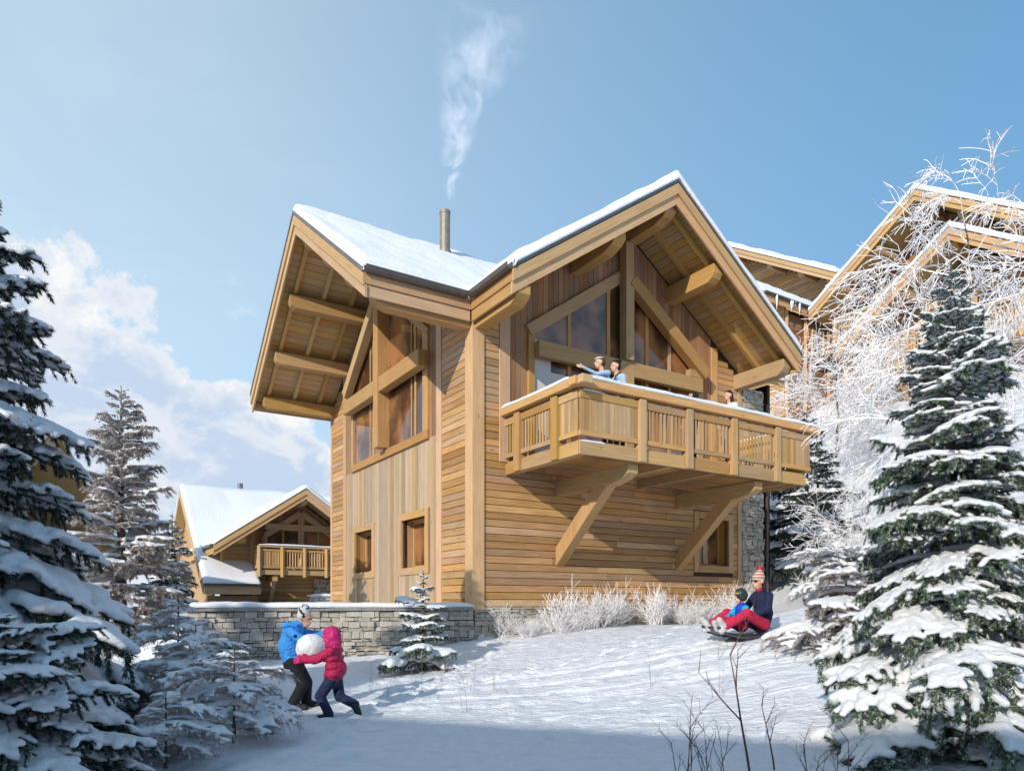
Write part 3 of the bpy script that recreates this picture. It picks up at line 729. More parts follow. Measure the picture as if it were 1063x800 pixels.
hr = MB(); hr.box(.56, 7.72, BY-.10, BY+.10, 3.90, 4.05, 'x'); hr.box(BX0-.13, BX0+.10, BY+.105, -.03, 3.905, 4.055, 'y'); hr.box(XR-.14, XR+.09, BY+.105, -.03, 3.905, 4.055, 'y')
hr.box(BX0-.14, BX0+.09, BY-.26, BY-.105, 3.90, 4.05, 'y')
hr.build('handrail', W_TRIM, BAL, .012)
pn = MB()
def slats(u0, u1, ax, fixed, solid):
    u = u0+.01
    while u < u1-.03:
        wd_ = .095 if solid else .042; st = .1 if solid else .102
        if ax == 'x': pn.box(u, min(u+wd_, u1-.005), fixed, fixed+.025, 3.12, 3.71, 'z')
        else: pn.box(fixed, fixed+.025, u, min(u+wd_, u1-.005), 3.12, 3.71, 'z')
        u += st
for i, (a, b) in enumerate(zip(ed[::2], ed[1::2])): slats(a, b, 'x', BY+.0, i in (0, 4))
for i, (a, b) in enumerate(zip(ey[::2], ey[1::2])):
    slats(a, b, 'y', BX0+.0, i == 0); slats(a, b, 'y', XR-.05, i == 0)
pn.build('baluster_panel', W_RAIL, BAL)
# snow on the handrail and a little left on the fascia
def snow_strip(name, parent, a, b, w_, h_, seed=0, n=60):
    """ridge of settled snow along a rail"""
    a = Vector(a); b = Vector(b); d = (b-a).normalized(); s_ = Vector((-d.y, d.x, 0)); V = []; K = 9
    for i in range(n+1):
        t = i/n; p = a.lerp(b, t); L = (b-a).length*t
        hh = h_*(1+.7*float(fbm(np.array(L*2.2), np.array(seed*3.1), 3, seed)))*min(1, .45+min(t, 1-t)*n/5); ww = w_/2*(1+.15*math.sin(L*3+seed))
        for k in range(K):
            th = math.pi*k/(K-1); V.append(p+s_*(ww*math.copysign(abs(math.cos(th))**.7, math.cos(th)))+Vector((0,0,hh*math.sin(th)**.6)))
    Fq = [[i*K+k, i*K+k+1, (i+1)*K+k+1, (i+1)*K+k] for i in range(n) for k in range(K-1)]+[[i*K+K-1, i*K, (i+1)*K, (i+1)*K+K-1] for i in range(n)]
    me = bpy.data.meshes.new(name); me.from_pydata([tuple(v) for v in V], [], Fq+[list(range(K))[::-1], [n*K+k for k in range(K)]])
    for p in me.polygons: p.use_smooth = True
    return link(name, me, parent, [SNOW])
snow_strip('handrail_snow', BAL, (.80, BY, 4.045), (7.62, BY, 4.045), .21, .085, 1, 140); snow_strip('handrail_snow', BAL, (BX0-.015, BY+.16, 4.05), (BX0-.015, -.05, 4.05), .23, .085, 2)
snow_strip('handrail_snow', BAL, (XR-.02, BY+.2, 4.05), (XR-.02, -.05, 4.05), .21, .08, 4)
snow_strip('ledge_snow', BAL, (BX0+.06, BY+.02, 3.845), (1.3, BY+.02, 3.845), .07, .04, 5, 20); snow_strip('ledge_snow', BAL, (BX0+.05, BY+.03, BZ1-.065), (1.35, BY+.03, BZ1-.065), .06, .04, 6, 20)

# ================================================================== garden wall
gwx = thing('garden_wall', 'low grey dry stone wall with a snow covered coping, running left from the chalet corner', 'wall', (WALL_L[0], WALL_L[1], 0), 0, None, CAMH)
dW = WALL_R-WALL_L; LW = float(np.hypot(*dW)); dW /= LW; nW = np.array([-dW[1], dW[0]])
T = lambda s, t: (dW[0]*s+nW[0]*t, dW[1]*s+nW[1]*t)
m = MB(); stone_wall(m, T(0,0), T(LW,0), lambda s: gz(*(WALL_L+dW*s))-CAMH-.25, -.155, .18, tuple(nW), .15, seed=11)
stone_wall(m, T(0,.0), T(0,3.5), lambda s: -1.3, -.155, .18, tuple(dW), .15, seed=12)
m.build('masonry', STONE, gwx, .008)
def obox(mb, s0, s1, t0, t1, z0, z1, **k):
    P = [T(s0,t0), T(s1,t0), T(s1,t1), T(s0,t1)]; mb.hexa([(*p, z0) for p in P]+[(*p, z1) for p in P], s1-s0, t1-t0, z1-z0, **k)
m = MB(); obox(m, .03, LW, .04, .4, -1.45, -.157); obox(m, .03, .4, .4, 3.5, -1.45, -.157); m.build('core', MORTAR, gwx)
m = MB(); s_ = -.06
while s_ < LW-.02:
    e_ = min(s_+rnd.uniform(.7, 1.1), LW-.0); obox(m, s_+.003, e_-.003, -.07, .42, -.153, -.085); s_ = e_
obox(m, -.06, .42, .425, 3.5, -.153, -.085); m.build('coping', plain('coping_stone', (.25, .24, .22), .8, var=.2, bs=.4), gwx, .006)
a_ = T(-.02, .17); b_ = T(LW+.02, .17); snow_strip('snow_cap', gwx, (*a_, -.088), (*b_, -.088), .50, .10, 8, 160)
a_ = T(.18, .3); b_ = T(.18, 3.5); snow_strip('snow_cap', gwx, (*a_, -.088), (*b_, -.088), .50, .10, 9, 40)

# ------------------------------------------------------------------ vegetation
def bake(obj):
    """evaluate the modifiers of a scratch object and hand back vertices and quads/tris"""
    dg = bpy.context.evaluated_depsgraph_get(); dg.update(); ev = obj.evaluated_get(dg); me = bpy.data.meshes.new_from_object(ev)
    V = np.empty(len(me.vertices)*3, np.float32); me.vertices.foreach_get('co', V); V = V.reshape(-1, 3)
    F = []; 
    for p in me.polygons:
        q = list(p.vertices)
        F.append(q if len(q) == 4 else [q[0], q[1], q[2], q[2]])
    F = np.array(F, dtype=np.int32).reshape(-1, 4)
    bpy.data.meshes.remove(me); old = obj.data; bpy.data.objects.remove(obj); bpy.data.meshes.remove(old)
    return V, F
_SPH = None
def sphere_np(n=10, m=8):
    global _SPH
    if _SPH is None:
        V = [(0,0,1)]; 
        for i in range(1, m):
            for j in range(n): th = math.pi*i/m; ph = 2*math.pi*j/n; V.append((math.sin(th)*math.cos(ph), math.sin(th)*math.sin(ph), math.cos(th)))
        V.append((0,0,-1)); F = []
        for j in range(n): F.append((0, 1+j, 1+(j+1)%n, 1+(j+1)%n)); F.append((len(V)-1, 1+(m-2)*n+(j+1)%n, 1+(m-2)*n+j, 1+(m-2)*n+j))
        for i in range(m-2):
            for j in range(n): F.append((1+i*n+j, 1+(i+1)*n+j, 1+(i+1)*n+(j+1)%n, 1+i*n+(j+1)%n))
        _SPH = (np.array(V), np.array(F))
    return _SPH
def capsules_to_surface(caps, voxel, smooth=4, flat=None):
    """caps: list of (p0, r0, p1, r1[, zscale]); joined into one smooth continuous surface by a voxel remesh"""
    SV, SF = sphere_np(); V = []; F = []; k = 0
    for c in caps:
        p0, r0, p1, r1 = np.array(c[0], float), c[1], np.array(c[2], float), c[3]; zs = c[4] if len(c) > 4 else 1.
        d = p1-p0; L = np.linalg.norm(d)
        if L < 1e-6: V.append(SV*np.array([r0, r0, r0*zs])+p0); F.append(SF+k); k += len(SV); continue
        d = d/L; a = np.cross(d, [0,0,1.]); 
        if np.linalg.norm(a) < 1e-3: a = np.array([1.,0,0])
        a /= np.linalg.norm(a); b = np.cross(a, d)
        R = np.stack([a, b, d], 0)        # local z along the capsule
        t = (SV[:,2] > 0).astype(float)[:,None]
        loc = SV*(r0*(1-t)+r1*t); w_ = loc@R; w_[:,2] *= zs; V.append(w_+p0+t*(d*L)); F.append(SF+k); k += len(SV)
    V = np.concatenate(V); F = np.concatenate(F)
    me = bpy.data.meshes.new('scratch'); faces = [list(f[:3]) if f[2] == f[3] else list(f) for f in F.tolist()]; me.from_pydata(V.tolist(), [], faces)
    o = bpy.data.objects.new('scratch', me); COL.objects.link(o)
    md = o.modifiers.new('r', 'REMESH'); md.mode = 'VOXEL'; md.voxel_size = voxel
    if smooth: ms = o.modifiers.new('s', 'SMOOTH'); ms.factor = .5; ms.iterations = smooth
    return bake(o)
def frond(seed, snow_r=.042, cover=.85, needle=.034, dens=1., droop=.22, vox=.017, fingers=True, side=.46, hang=.8, nw=.13):
    """one metre of snow-laden spruce branch: needle triangles, snow surface, wood segments"""
    r = random.Random(seed); axis_ = []; twigs = []
    n = 9
    for i in range(n+1): t = i/n; axis_.append(np.array([t, .05*math.sin(t*3+seed), -droop*t*t+.06*t]))
    P = lambda t: axis_[min(int(t*n), n-1)]*(1-(t*n-min(int(t*n), n-1)))+axis_[min(int(t*n), n-1)+1]*(t*n-min(int(t*n), n-1))
    twigs.append([P(x/6.) for x in range(7)])
    t = .14; sgn = r.choice((-1, 1))
    while t < .94:
        L = side*(1.02-t)**.75*r.uniform(.75, 1.12)+.07; ang = math.radians(r.uniform(38, 58)); b = P(t)
        pts = [b]; dz = r.uniform(-.35, -.12)
        for q in range(1, 4):
            u = q/3; a2 = ang*(1-.35*u); pts.append(b+np.array([math.cos(a2)*L*u, sgn*math.sin(a2)*L*u, dz*L*u*u]))
        twigs.append(pts)
        if L > .2 and fingers:
            for f_ in (.4, .7):
                bb = pts[1]*(1-f_)+pts[3]*f_ if f_ > .5 else pts[1]; l2 = L*r.uniform(.32, .45); a3 = ang+r.choice((-1, 1))*math.radians(38)
                twigs.append([bb, bb+np.array([math.cos(a3)*l2*.5, sgn*math.sin(a3)*l2*.5, -.1*l2]), bb+np.array([math.cos(a3)*l2, sgn*math.sin(a3)*l2, -.35*l2])])
        sgn = -sgn; t += r.uniform(.045, .075)
    nsnow = len(twigs)
    for pts in list(twigs[1:]):
        if r.random() < hang:
            b = pts[len(pts)//2]*.5+pts[-1]*.5; l2 = side*r.uniform(.22, .42); a = r.uniform(-.9, .9)
            twigs.append([b, b+np.array([math.cos(a)*l2*.35, math.sin(a)*l2*.35, -.28*l2]), b+np.array([math.cos(a)*l2*.55, math.sin(a)*l2*.55, -.85*l2])])
    caps = []; tris = []; wood_ = []
    for ti, pts in enumerate(twigs):
        L = sum(np.linalg.norm(pts[i+1]-pts[i]) for i in range(len(pts)-1)); nseg = len(pts)-1
        for i in range(nseg):
            a, b = pts[i], pts[i+1]; wood_.append((a, b, .012*(1-i/nseg*.6) if ti == 0 else .005))
            if ti < nsnow and (r.random() < cover or (ti == 0 and r.random() < .97)):
                k = 1.25-.35*i/nseg if ti == 0 else 1.0-.28*i/nseg
                rr = snow_r*k*r.uniform(.75, 1.25); up = np.array([0, 0, rr*.62])
                caps.append((a+up, rr, b*.96+a*.04+up*.9, rr*.86, .72))
            nn = int(np.linalg.norm(b-a)*420*dens)
            d = (b-a)/max(np.linalg.norm(b-a), 1e-6); s1 = np.cross(d, [0,0,1.]); s1 /= max(np.linalg.norm(s1), 1e-6); s2 = np.cross(s1, d)
            for _ in range(nn):
                p = a+(b-a)*r.random(); th = r.uniform(0, 2*math.pi); o_ = s1*math.cos(th)+s2*math.sin(th)
                ln = needle*r.uniform(.7, 1.25); tip = p+(o_*.75+d*.75)*ln; wv = np.cross(o_, d)*needle*nw
                tris += [p-wv+o_*.003, p+wv+o_*.003, tip]
            if i == nseg-1:
                for _ in range(int(14*dens)):
                    th = r.uniform(0, 2*math.pi); o_ = (s1*math.cos(th)+s2*math.sin(th))*r.uniform(.1, .6)+d; wv = np.cross(o_, s2)*needle*nw
                    tris += [b-wv, b+wv, b+o_*needle]
    V, F = capsules_to_surface(caps, vox, 3)
    return dict(needles=np.array(tris), snowV=V, snowF=F, wood=wood_)
def rotm(az_, pitch, roll=0.):
    cz, sz = math.cos(az_), math.sin(az_); cp_, sp = math.cos(pitch), math.sin(pitch); cr, sr = math.cos(roll), math.sin(roll)
    Rz = np.array([[cz,-sz,0],[sz,cz,0],[0,0,1]]); Ry = np.array([[cp_,0,-sp],[0,1,0],[sp,0,cp_]]); Rx = np.array([[1,0,0],[0,cr,-sr],[0,sr,cr]])
    return Rz@Ry@Rx
def tube_segments(segs, sides=4, phase=0.):
    """segs: array (n, 8) p0 r0 p1 r1 -> verts, quads; vectorised"""
    S = np.asarray(segs, float); p0, r0, p1, r1 = S[:,0:3], S[:,3:4], S[:,4:7], S[:,7:8]
    d = p1-p0; d /= np.maximum(np.linalg.norm(d, axis=1, keepdims=True), 1e-9)
    a = np.cross(d, np.where(np.abs(d[:,2:3]) > .9, [[1.,0,0]], [[0,0,1.]])); a /= np.linalg.norm(a, axis=1, keepdims=True); b = np.cross(d, a)
    V = []
    for k in range(sides):
        th = 2*math.pi*k/sides+phase; o_ = a*math.cos(th)+b*math.sin(th); V += [p0+o_*r0, p1+o_*r1]
    V = np.stack(V, 1).reshape(-1, 3); base = np.arange(len(S))[:,None]*(2*sides)
    F = np.concatenate([base+np.array([[2*k, 2*((k+1)%sides), 2*((k+1)%sides)+1, 2*k+1]]) for k in range(sides)])
    return V, F
def spruce(name, label, x, y, Ht, R, protos, seed, needle_mat=None, snow_mat_=None, group=None, whorl=.17, per=7, z0=None, bare=.03, lean=(0, 0), power=.85, droop=-.12, cat='tree', low=0.06, skip=0., tip_len=.10, jitter=.28, top_up=.65, trunk_r=.022, protos_top=None):
    r = random.Random(seed); z0 = gz(x, y) if z0 is None else z0
    root = thing(name, label, cat, (x, y, z0), 0, group)
    nT, sV, sF, seg = [], [], [], []; k = 0
    axis_ = lambda z: np.array([lean[0]*(z/Ht)**2, lean[1]*(z/Ht)**2, z])
    for i in range(12): a, b = Ht*i/12, Ht*(i+1)/12; seg.append((*axis_(a), trunk_r*Ht*(1-i/12.)+.006, *axis_(b), trunk_r*Ht*(1-(i+1)/12.)+.006))
    z = Ht*low; az0 = r.random()*6
    while z < Ht*.985:
        f = z/Ht; L0 = R*((1-f)**power)+tip_len*min(1, (1-f)*6); np_ = max(4, int(per*(1-.35*f)))
        for j in range(np_):
            if r.random() < skip: continue
            L = L0*r.uniform(1-jitter, 1+jitter*.55); a = az0+j*2*math.pi/np_+r.uniform(-.25, .25); pitch = droop*(1-f)+top_up*f**2+r.uniform(-.2, .2)
            pr = r.choice(protos if (protos_top is None or L > .5*R) else protos_top); M = rotm(a, pitch, r.uniform(-.25, .25))*L; M[:, :] = M; sc_y = r.uniform(.85, 1.15)
            M = M@np.diag([1, sc_y*max(1, min(1.6, .75/L)) if L < .6 else sc_y, 1]); o_ = axis_(z+r.uniform(-.4, .4)*whorl*.5)
            if len(pr['needles']): nT.append(pr['needles']@M.T+o_)
            sV.append(pr['snowV']@M.T+o_); sF.append(pr['snowF']+k); k += len(pr['snowV'])
            for (p, q, rr) in pr['wood'][:9]:
                p_, q_ = M@p+o_, M@q+o_; seg.append((*p_, rr*L, *q_, rr*L*.8))
        z += whorl*(1-.45*f)*r.uniform(.8, 1.15); az0 += r.uniform(.3, .9)
    V, F = tube_segments(seg, 6); np_mesh('trunk', V, F, [BARK], root)
    if nT: N = np.concatenate(nT); np_mesh('needles', N, np.arange(len(N)).reshape(-1, 3), [needle_mat or NEEDLE], root, smooth=False)
    V = np.concatenate(sV); F = np.concatenate(sF); np_mesh('snow', V, F, [snow_mat_ or SNOW_T], root)
    return root
def frost_tree(seed, Ht, spread, levels=6, up=.5, r0=.07, droop=.25, dens=1., first=.18, tipr=.008):
    """every limb and twig of a rime-covered broadleaf tree as segments"""
    r = random.Random(seed); segs = []
    def grow(p, d, L, rad, lv):
        n = 3 if lv > 1 else 2; q = p
        for i in range(n):
            nd = d+np.array([r.gauss(0, .16), r.gauss(0, .16), r.gauss(0, .10)-droop*(.12 if lv > 3 else .32)+up*(.06 if lv > 3 else .0)]); nd /= np.linalg.norm(nd); d = nd
            e = q+d*L/n; r1 = rad*(1-.28*(i+1)/n); segs.append((*q, rad*(1-.28*i/n), *e, r1)); 
            if lv > 0 and (i > 0 or lv < levels):
                for _ in range(r.choice((1, 2, 2) if dens >= 1 else (0, 1, 1, 1, 2))):
                    a = np.cross(d, [r.gauss(0,1), r.gauss(0,1), r.gauss(0,1)]); a /= max(np.linalg.norm(a), 1e-6); th = math.radians(r.uniform(28, 62))
                    c = d*math.cos(th)+a*math.sin(th); grow(e, c, L*r.uniform(.55, .78), max(r1*.6, tipr), lv-1)
            q = e
        if lv > 0: grow(q, d, L*r.uniform(.6, .8), max(rad*.62, tipr), lv-1)
    return segs, grow
def make_frost_tree(name, label, x, y, Ht, spread, seed, limbs=14, lv=4, group=None, droop=.35, r0=.06, z0=None, tipr=.009, mat=None, cat='tree', crown_from=.25, sides=3, dens=1.):
    r = random.Random(seed); z0 = gz(x, y) if z0 is None else z0
    root = thing(name, label, cat, (x, y, z0), 0, group); segs, grow = frost_tree(seed+1, Ht, spread, lv, droop=droop, tipr=tipr, dens=dens)
    tr_ = []; n = 14; pts = [np.array([.0, .0, -.15])]
    for i in range(1, n+1): pts.append(np.array([.12*math.sin(i*.9+seed)*i/n, .1*math.cos(i*.7+seed)*i/n, Ht*.86*i/n]))
    for i in range(n): tr_.append((*pts[i], r0*(1-i/n*.85), *pts[i+1], r0*(1-(i+1)/n*.85)))
    for i in range(limbs):
        f = crown_from+(1-crown_from)*(i+.5)/limbs; p = pts[0]*0+np.array([np.interp(f*n, range(n+1), [q[c] for q in pts]) for c in range(3)])
        a = i*2.4+r.uniform(-.4, .4); e = r.uniform(.25, .75) if f < .8 else r.uniform(.7, 1.2)
        L = spread*(.42+.2*math.sin(f*3.1))*(1.1-.55*f)*r.uniform(.8, 1.2)
        grow(p, np.array([math.cos(a)*math.cos(e), math.sin(a)*math.cos(e), math.sin(e)]), L, r0*(1-f*.6)*.42, lv)
    V, F = tube_segments(tr_, 8); np_mesh('trunk', V, F, [BARK if mat is None else mat], root)
    V, F = tube_segments(segs, sides); np_mesh('crown', V, F, [FROST], root, smooth=False)
    return root, len(segs)
def copy_tree(o, parent=None):
    c = o.copy(); COL.objects.link(c)
    if parent is not None: c.parent = parent
    for ch in [q for q in bpy.data.objects if q.parent == o]: copy_tree(ch, c)
    return c

PR_HEAVY = [frond(s, .047, .88, .040, 1.0, .30, hang=.5) for s in (1, 2, 3, 4)]
PR_TOP   = [frond(s, .060, .90, .060, .9, .12, .02, hang=.2) for s in (51, 52, 53)]
PR_MED   = [frond(s, .040, .84, .045, 1.1, .24, .015, hang=.6) for s in (11, 12, 13, 14)]
PR_FAR   = [frond(s, .046, .70, .07, .40, .18, .026, False) for s in (21, 22, 23)]
PR_SHRUB = [frond(s, .044, .62, .05, .22, .55, .022, True, .55, .7) for s in (31, 32, 33, 34)]
PR_LOW   = [frond(s, .066, .88, .06, 1.0, .12, .02, hang=.3) for s in (41, 42, 43)]
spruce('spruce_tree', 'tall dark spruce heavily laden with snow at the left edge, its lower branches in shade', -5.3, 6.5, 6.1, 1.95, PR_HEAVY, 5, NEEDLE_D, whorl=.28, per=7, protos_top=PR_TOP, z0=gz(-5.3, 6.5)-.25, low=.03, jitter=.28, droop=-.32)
spruce('spruce_tree', 'tall green spruce with sunlit snow pads in front of the frosted birch on the right', 3.42, 5.5, 3.95, 1.13, PR_MED, 8, NEEDLE, whorl=.165, per=7, z0=gz(3.42, 5.5)-.25, protos_top=PR_TOP, power=.95, droop=-.42, jitter=.28)
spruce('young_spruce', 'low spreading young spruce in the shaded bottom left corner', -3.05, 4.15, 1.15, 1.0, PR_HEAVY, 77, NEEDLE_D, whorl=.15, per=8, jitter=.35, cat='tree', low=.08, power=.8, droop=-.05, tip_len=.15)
spruce('young_spruce', 'small young spruce with clumps of snow in front of the stone wall', -1.42, 11.3, 1.62, .72, PR_LOW, 3, NEEDLE, whorl=.19, per=6, jitter=.5, cat='tree', low=.10, skip=.2, power=1.0, tip_len=.06)
spruce('pine_tree', 'rime covered conifer with a pinkish brown crown standing left of the stone wall', -7.75, 14.0, 5.2, 1.2, PR_FAR, 14, NEEDLE_F, whorl=.24, per=8, jitter=.45, power=.6, droop=.25, top_up=.5, skip=.1, low=.1)
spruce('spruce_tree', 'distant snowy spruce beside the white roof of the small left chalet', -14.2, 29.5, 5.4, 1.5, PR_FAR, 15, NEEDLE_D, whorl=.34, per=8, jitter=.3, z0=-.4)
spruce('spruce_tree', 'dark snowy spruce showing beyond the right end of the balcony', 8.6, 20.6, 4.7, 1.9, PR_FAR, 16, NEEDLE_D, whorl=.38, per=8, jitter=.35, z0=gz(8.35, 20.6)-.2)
# snow-smothered shrubs
SH = 'snow smothered shrubs in the left foreground'
for i, (x, y, h, R, lab) in enumerate((
    (-2.42, 6.15, .82, .66, 'snow smothered shrub hiding the legs of the child in blue'),
    (-3.45, 7.7, .95, .65, 'snow smothered shrub in front of the left end of the stone wall'),
    (-4.35, 9.2, 1.25, .75, 'snow smothered shrub at the far left, behind the big spruce'),
    (-2.55, 5.2, .55, .4, 'low snow smothered shrub nearest to the bottom left of the picture'))):
    spruce('snowy_shrub', lab, x, y, h, R, PR_SHRUB, 50+i, NEEDLE_F, whorl=.15, per=5, jitter=.6, droop=.15, cat='shrub', group=SH, low=.12, power=.75, skip=.2, tip_len=.18, top_up=.4, trunk_r=.012)
spruce('snowy_shrub', 'sunlit snow smothered shrub right beside the sled riders', 3.95, 8.35, 1.2, .66, PR_SHRUB+PR_TOP, 60, NEEDLE_F, whorl=.14, per=7, jitter=.5, droop=.0, cat='shrub', low=.12, power=.45, skip=.2, tip_len=.2, top_up=.4, trunk_r=.012)
# rime-covered broadleaf trees on the slope
t1, n_ = make_frost_tree('frosted_birch', 'tall rime covered birch with drooping white twigs rising above the right hand spruce', 8.35, 13.0, 7.2, 2.7, 3, 13, 4, droop=.50, dens=.8, r0=.07, tipr=.0075); print('SEG', n_)
t2, n_ = make_frost_tree('frosted_birch', 'rime covered birch cut by the right edge of the picture', 11.4, 14.6, 5.6, 2.4, 9, 8, 4, droop=.5, dens=.8, r0=.07, tipr=.008); print('SEG', n_)
t3, n_ = make_frost_tree('frosted_tree', 'low bushy frosted tree on the bank right of the balcony', 9.9, 22.8, 3.8, 2.5, 21, 15, 4, dens=.8, droop=.2, r0=.06, tipr=.009, crown_from=.08); print('SEG', n_)
lab = ('frosted tree high on the bank below the large right chalet', 'frosted tree on the bank behind the riders on the sled', 'frosted tree between the balcony end and the large right chalet')
for i, (x, y, s, rz) in enumerate(((12.6, 21.5, 1.2, 1.2), (7.3, 14.6, .5, 2.6), (12.2, 26.5, 1.1, 4.1))):
    c = copy_tree(t3); c.location = (x, y, gz(x, y)-.05); c.rotation_euler.z = rz; c.scale = (s, s, s); c['label'] = lab[i]; c['group'] = 'bushy frosted trees on the right bank'
t3['group'] = 'bushy frosted trees on the right bank'
ORD = ['leftmost', 'second', 'third', 'fourth', 'fifth', 'sixth', 'seventh', 'eighth', 'ninth', 'tenth', 'eleventh', 'twelfth', 'thirteenth', 'fourteenth', 'fifteenth', 'sixteenth', 'seventeenth', 'eighteenth', 'nineteenth', 'twentieth', 'twenty-first', 'twenty-second', 'twenty-third', 'twenty-fourth', 'twenty-fifth', 'twenty-sixth', 'twenty-seventh', 'twenty-eighth', 'twenty-ninth', 'thirtieth']
def number_from_left(objs, text):
    for i, o in enumerate(sorted(objs, key=lambda q: q.location.x/q.location.y)): o['label'] = (ORD[i]+(' ' if i == 0 else ' from the left, a ')+text)
# hoar-frosted bushes along the foot of the chalet
def bush(seed, h=.8, n=11, tipr=.005):
    r = random.Random(seed); segs, grow = frost_tree(seed, 1, 1, 3, droop=-.25, tipr=tipr)
    for i in range(n):
        a = r.uniform(0, 6.28); e = r.uniform(.85, 1.45); grow(np.array([r.uniform(-.12,.12), r.uniform(-.12,.12), -.06]), np.array([math.cos(a)*math.cos(e), math.sin(a)*math.cos(e), math.sin(e)]), h*r.uniform(.35, .6), .010, 2)
    return tube_segments(segs, 3)
BM = []
for s_ in range(5):
    V, F = bush(100+s_, .78 if s_ < 3 else 1.0, 10 if s_ < 3 else 6); o = np_mesh('frosted_bush', V, F, [FROST], None, smooth=False); BM.append(o)
GB = 'hoar frosted bushes along the foot of the chalet'
rb = random.Random(4); first = set()
nb = 0
for i in range(30):
    lx_ = .45+i*.26+rb.uniform(-.1, .1); off = -.30-rb.uniform(0, .7)
    p = HC+HV*lx_+HU*off; k = rb.randrange(5); o = BM[k] if k not in first else BM[k].copy()
    if k in first: COL.objects.link(o)
    first.add(k); s_ = rb.choice((.6, .8, .95, 1.15))*(1.0 if i > 3 else .7); o.location = (p[0], p[1], gz(p[0], p[1])-.02); o.rotation_euler = (0, 0, rb.uniform(0, 6)); o.scale = (s_, s_, s_*rb.uniform(.85, 1.35))
    tag(o, 'white hoar frosted bush in the row at the foot of the chalet wall', 'bush', GB)
    nb += 1
number_from_left([o for o in bpy.data.objects if o.get('group') == GB], 'hoar frosted bush at the chalet foot')
GS = 'hoar frosted bushes on the snowy bank at the right'
for i in range(13):
    x = rb.uniform(5.2, 9.0); y = rb.uniform(11.0, 18.5); o = BM[rb.randrange(5)].copy(); COL.objects.link(o); s_ = rb.uniform(.7, 1.25)
    o.location = (x, y, gz(x, y)-.03); o.rotation_euler = (0, 0, rb.uniform(0, 6)); o.scale = (s_, s_, s_)
    tag(o, 'white hoar frosted bush growing on the snowy bank right of the chalet', 'bush', GS)
number_from_left([o for o in bpy.data.objects if o.get('group') == GS], 'hoar frosted bush on the snowy bank')
# bare stems poking out of the snow
def stems(name, label, x, y, h, n, seed, mat, spread=.3, rad=.006, cat='twigs', group=None, br=2):
    r = random.Random(seed); segs = []
    def g(p, d, L, rr, lv):
        q = p
        for i in range(4):
            d = d+np.array([r.gauss(0,.06), r.gauss(0,.06), r.gauss(0,.03)]); d /= np.linalg.norm(d); e = q+d*L/4; segs.append((*q, rr*(1-i*.17), *e, rr*(1-(i+1)*.17)))
            if lv > 0 and i >= 1:
                for sg in (1,):
                    a = r.uniform(0, 6.28); c = d+np.array([math.cos(a), math.sin(a), .1])*.75; c /= np.linalg.norm(c); g(e, c, L*r.uniform(.3, .5), rr*.55, lv-1)
            q = e
    for i in range(n):
        g(np.array([r.uniform(-spread,spread)*.5, r.uniform(-spread,spread)*.5, -.05]), np.array([r.gauss(0,.13), r.gauss(0,.13), 1.]), h*r.uniform(.6, 1.05), rad, br)
    V, F = tube_segments(segs, 5); o = np_mesh(name, V, F, [mat], None); o.location = (x, y, gz(x, y)); tag(o, label, cat, group); return o
stems('bare_sapling', 'dark bare sapling sticking out of the shaded snow right of centre', 1.62, 4.75, 1.02, 1, 3, TWIG, .02, .011, 'sapling')
stems('bare_sapling', 'thinner bare sapling beside the dark one at the bottom right', 1.86, 5.0, .85, 1, 6, TWIG, .02, .008, 'sapling')
stems('bare_shrub', 'clump of reddish bare stems in the shaded snow at the bottom', 1.18, 4.35, .55, 9, 8, TWIG, .3, .005, 'shrub')
stems('bare_shrub', 'clump of thin reddish stems right of the bare saplings', 2.0, 4.5, .42, 6, 18, TWIG, .25, .005, 'shrub')
GD = 'thin dry stems poking out of the snow before the stone wall'
DRY = plain('dry_stem', (.30, .27, .26), .8)
for i, (x, y) in enumerate(((-1.55, 8.7), (-1.2, 9.1), (-.85, 8.5), (-.55, 9.0), (-1.9, 9.4), (-.5, 7.6), (-1.0, 9.9), (-.2, 8.8), (1.6, 8.2), (2.2, 7.4), (2.6, 8.9))):
    stems('dry_stem', 'thin dry stem with fine side twigs poking out of the sunlit snow', x, y, .42 if i != 5 else .6, 2, 30+i, DRY, .1, .0035, 'stem', GD)
number_from_left([o for o in bpy.data.objects if o.get('group') == GD], 'thin dry stem in the sunlit snow')

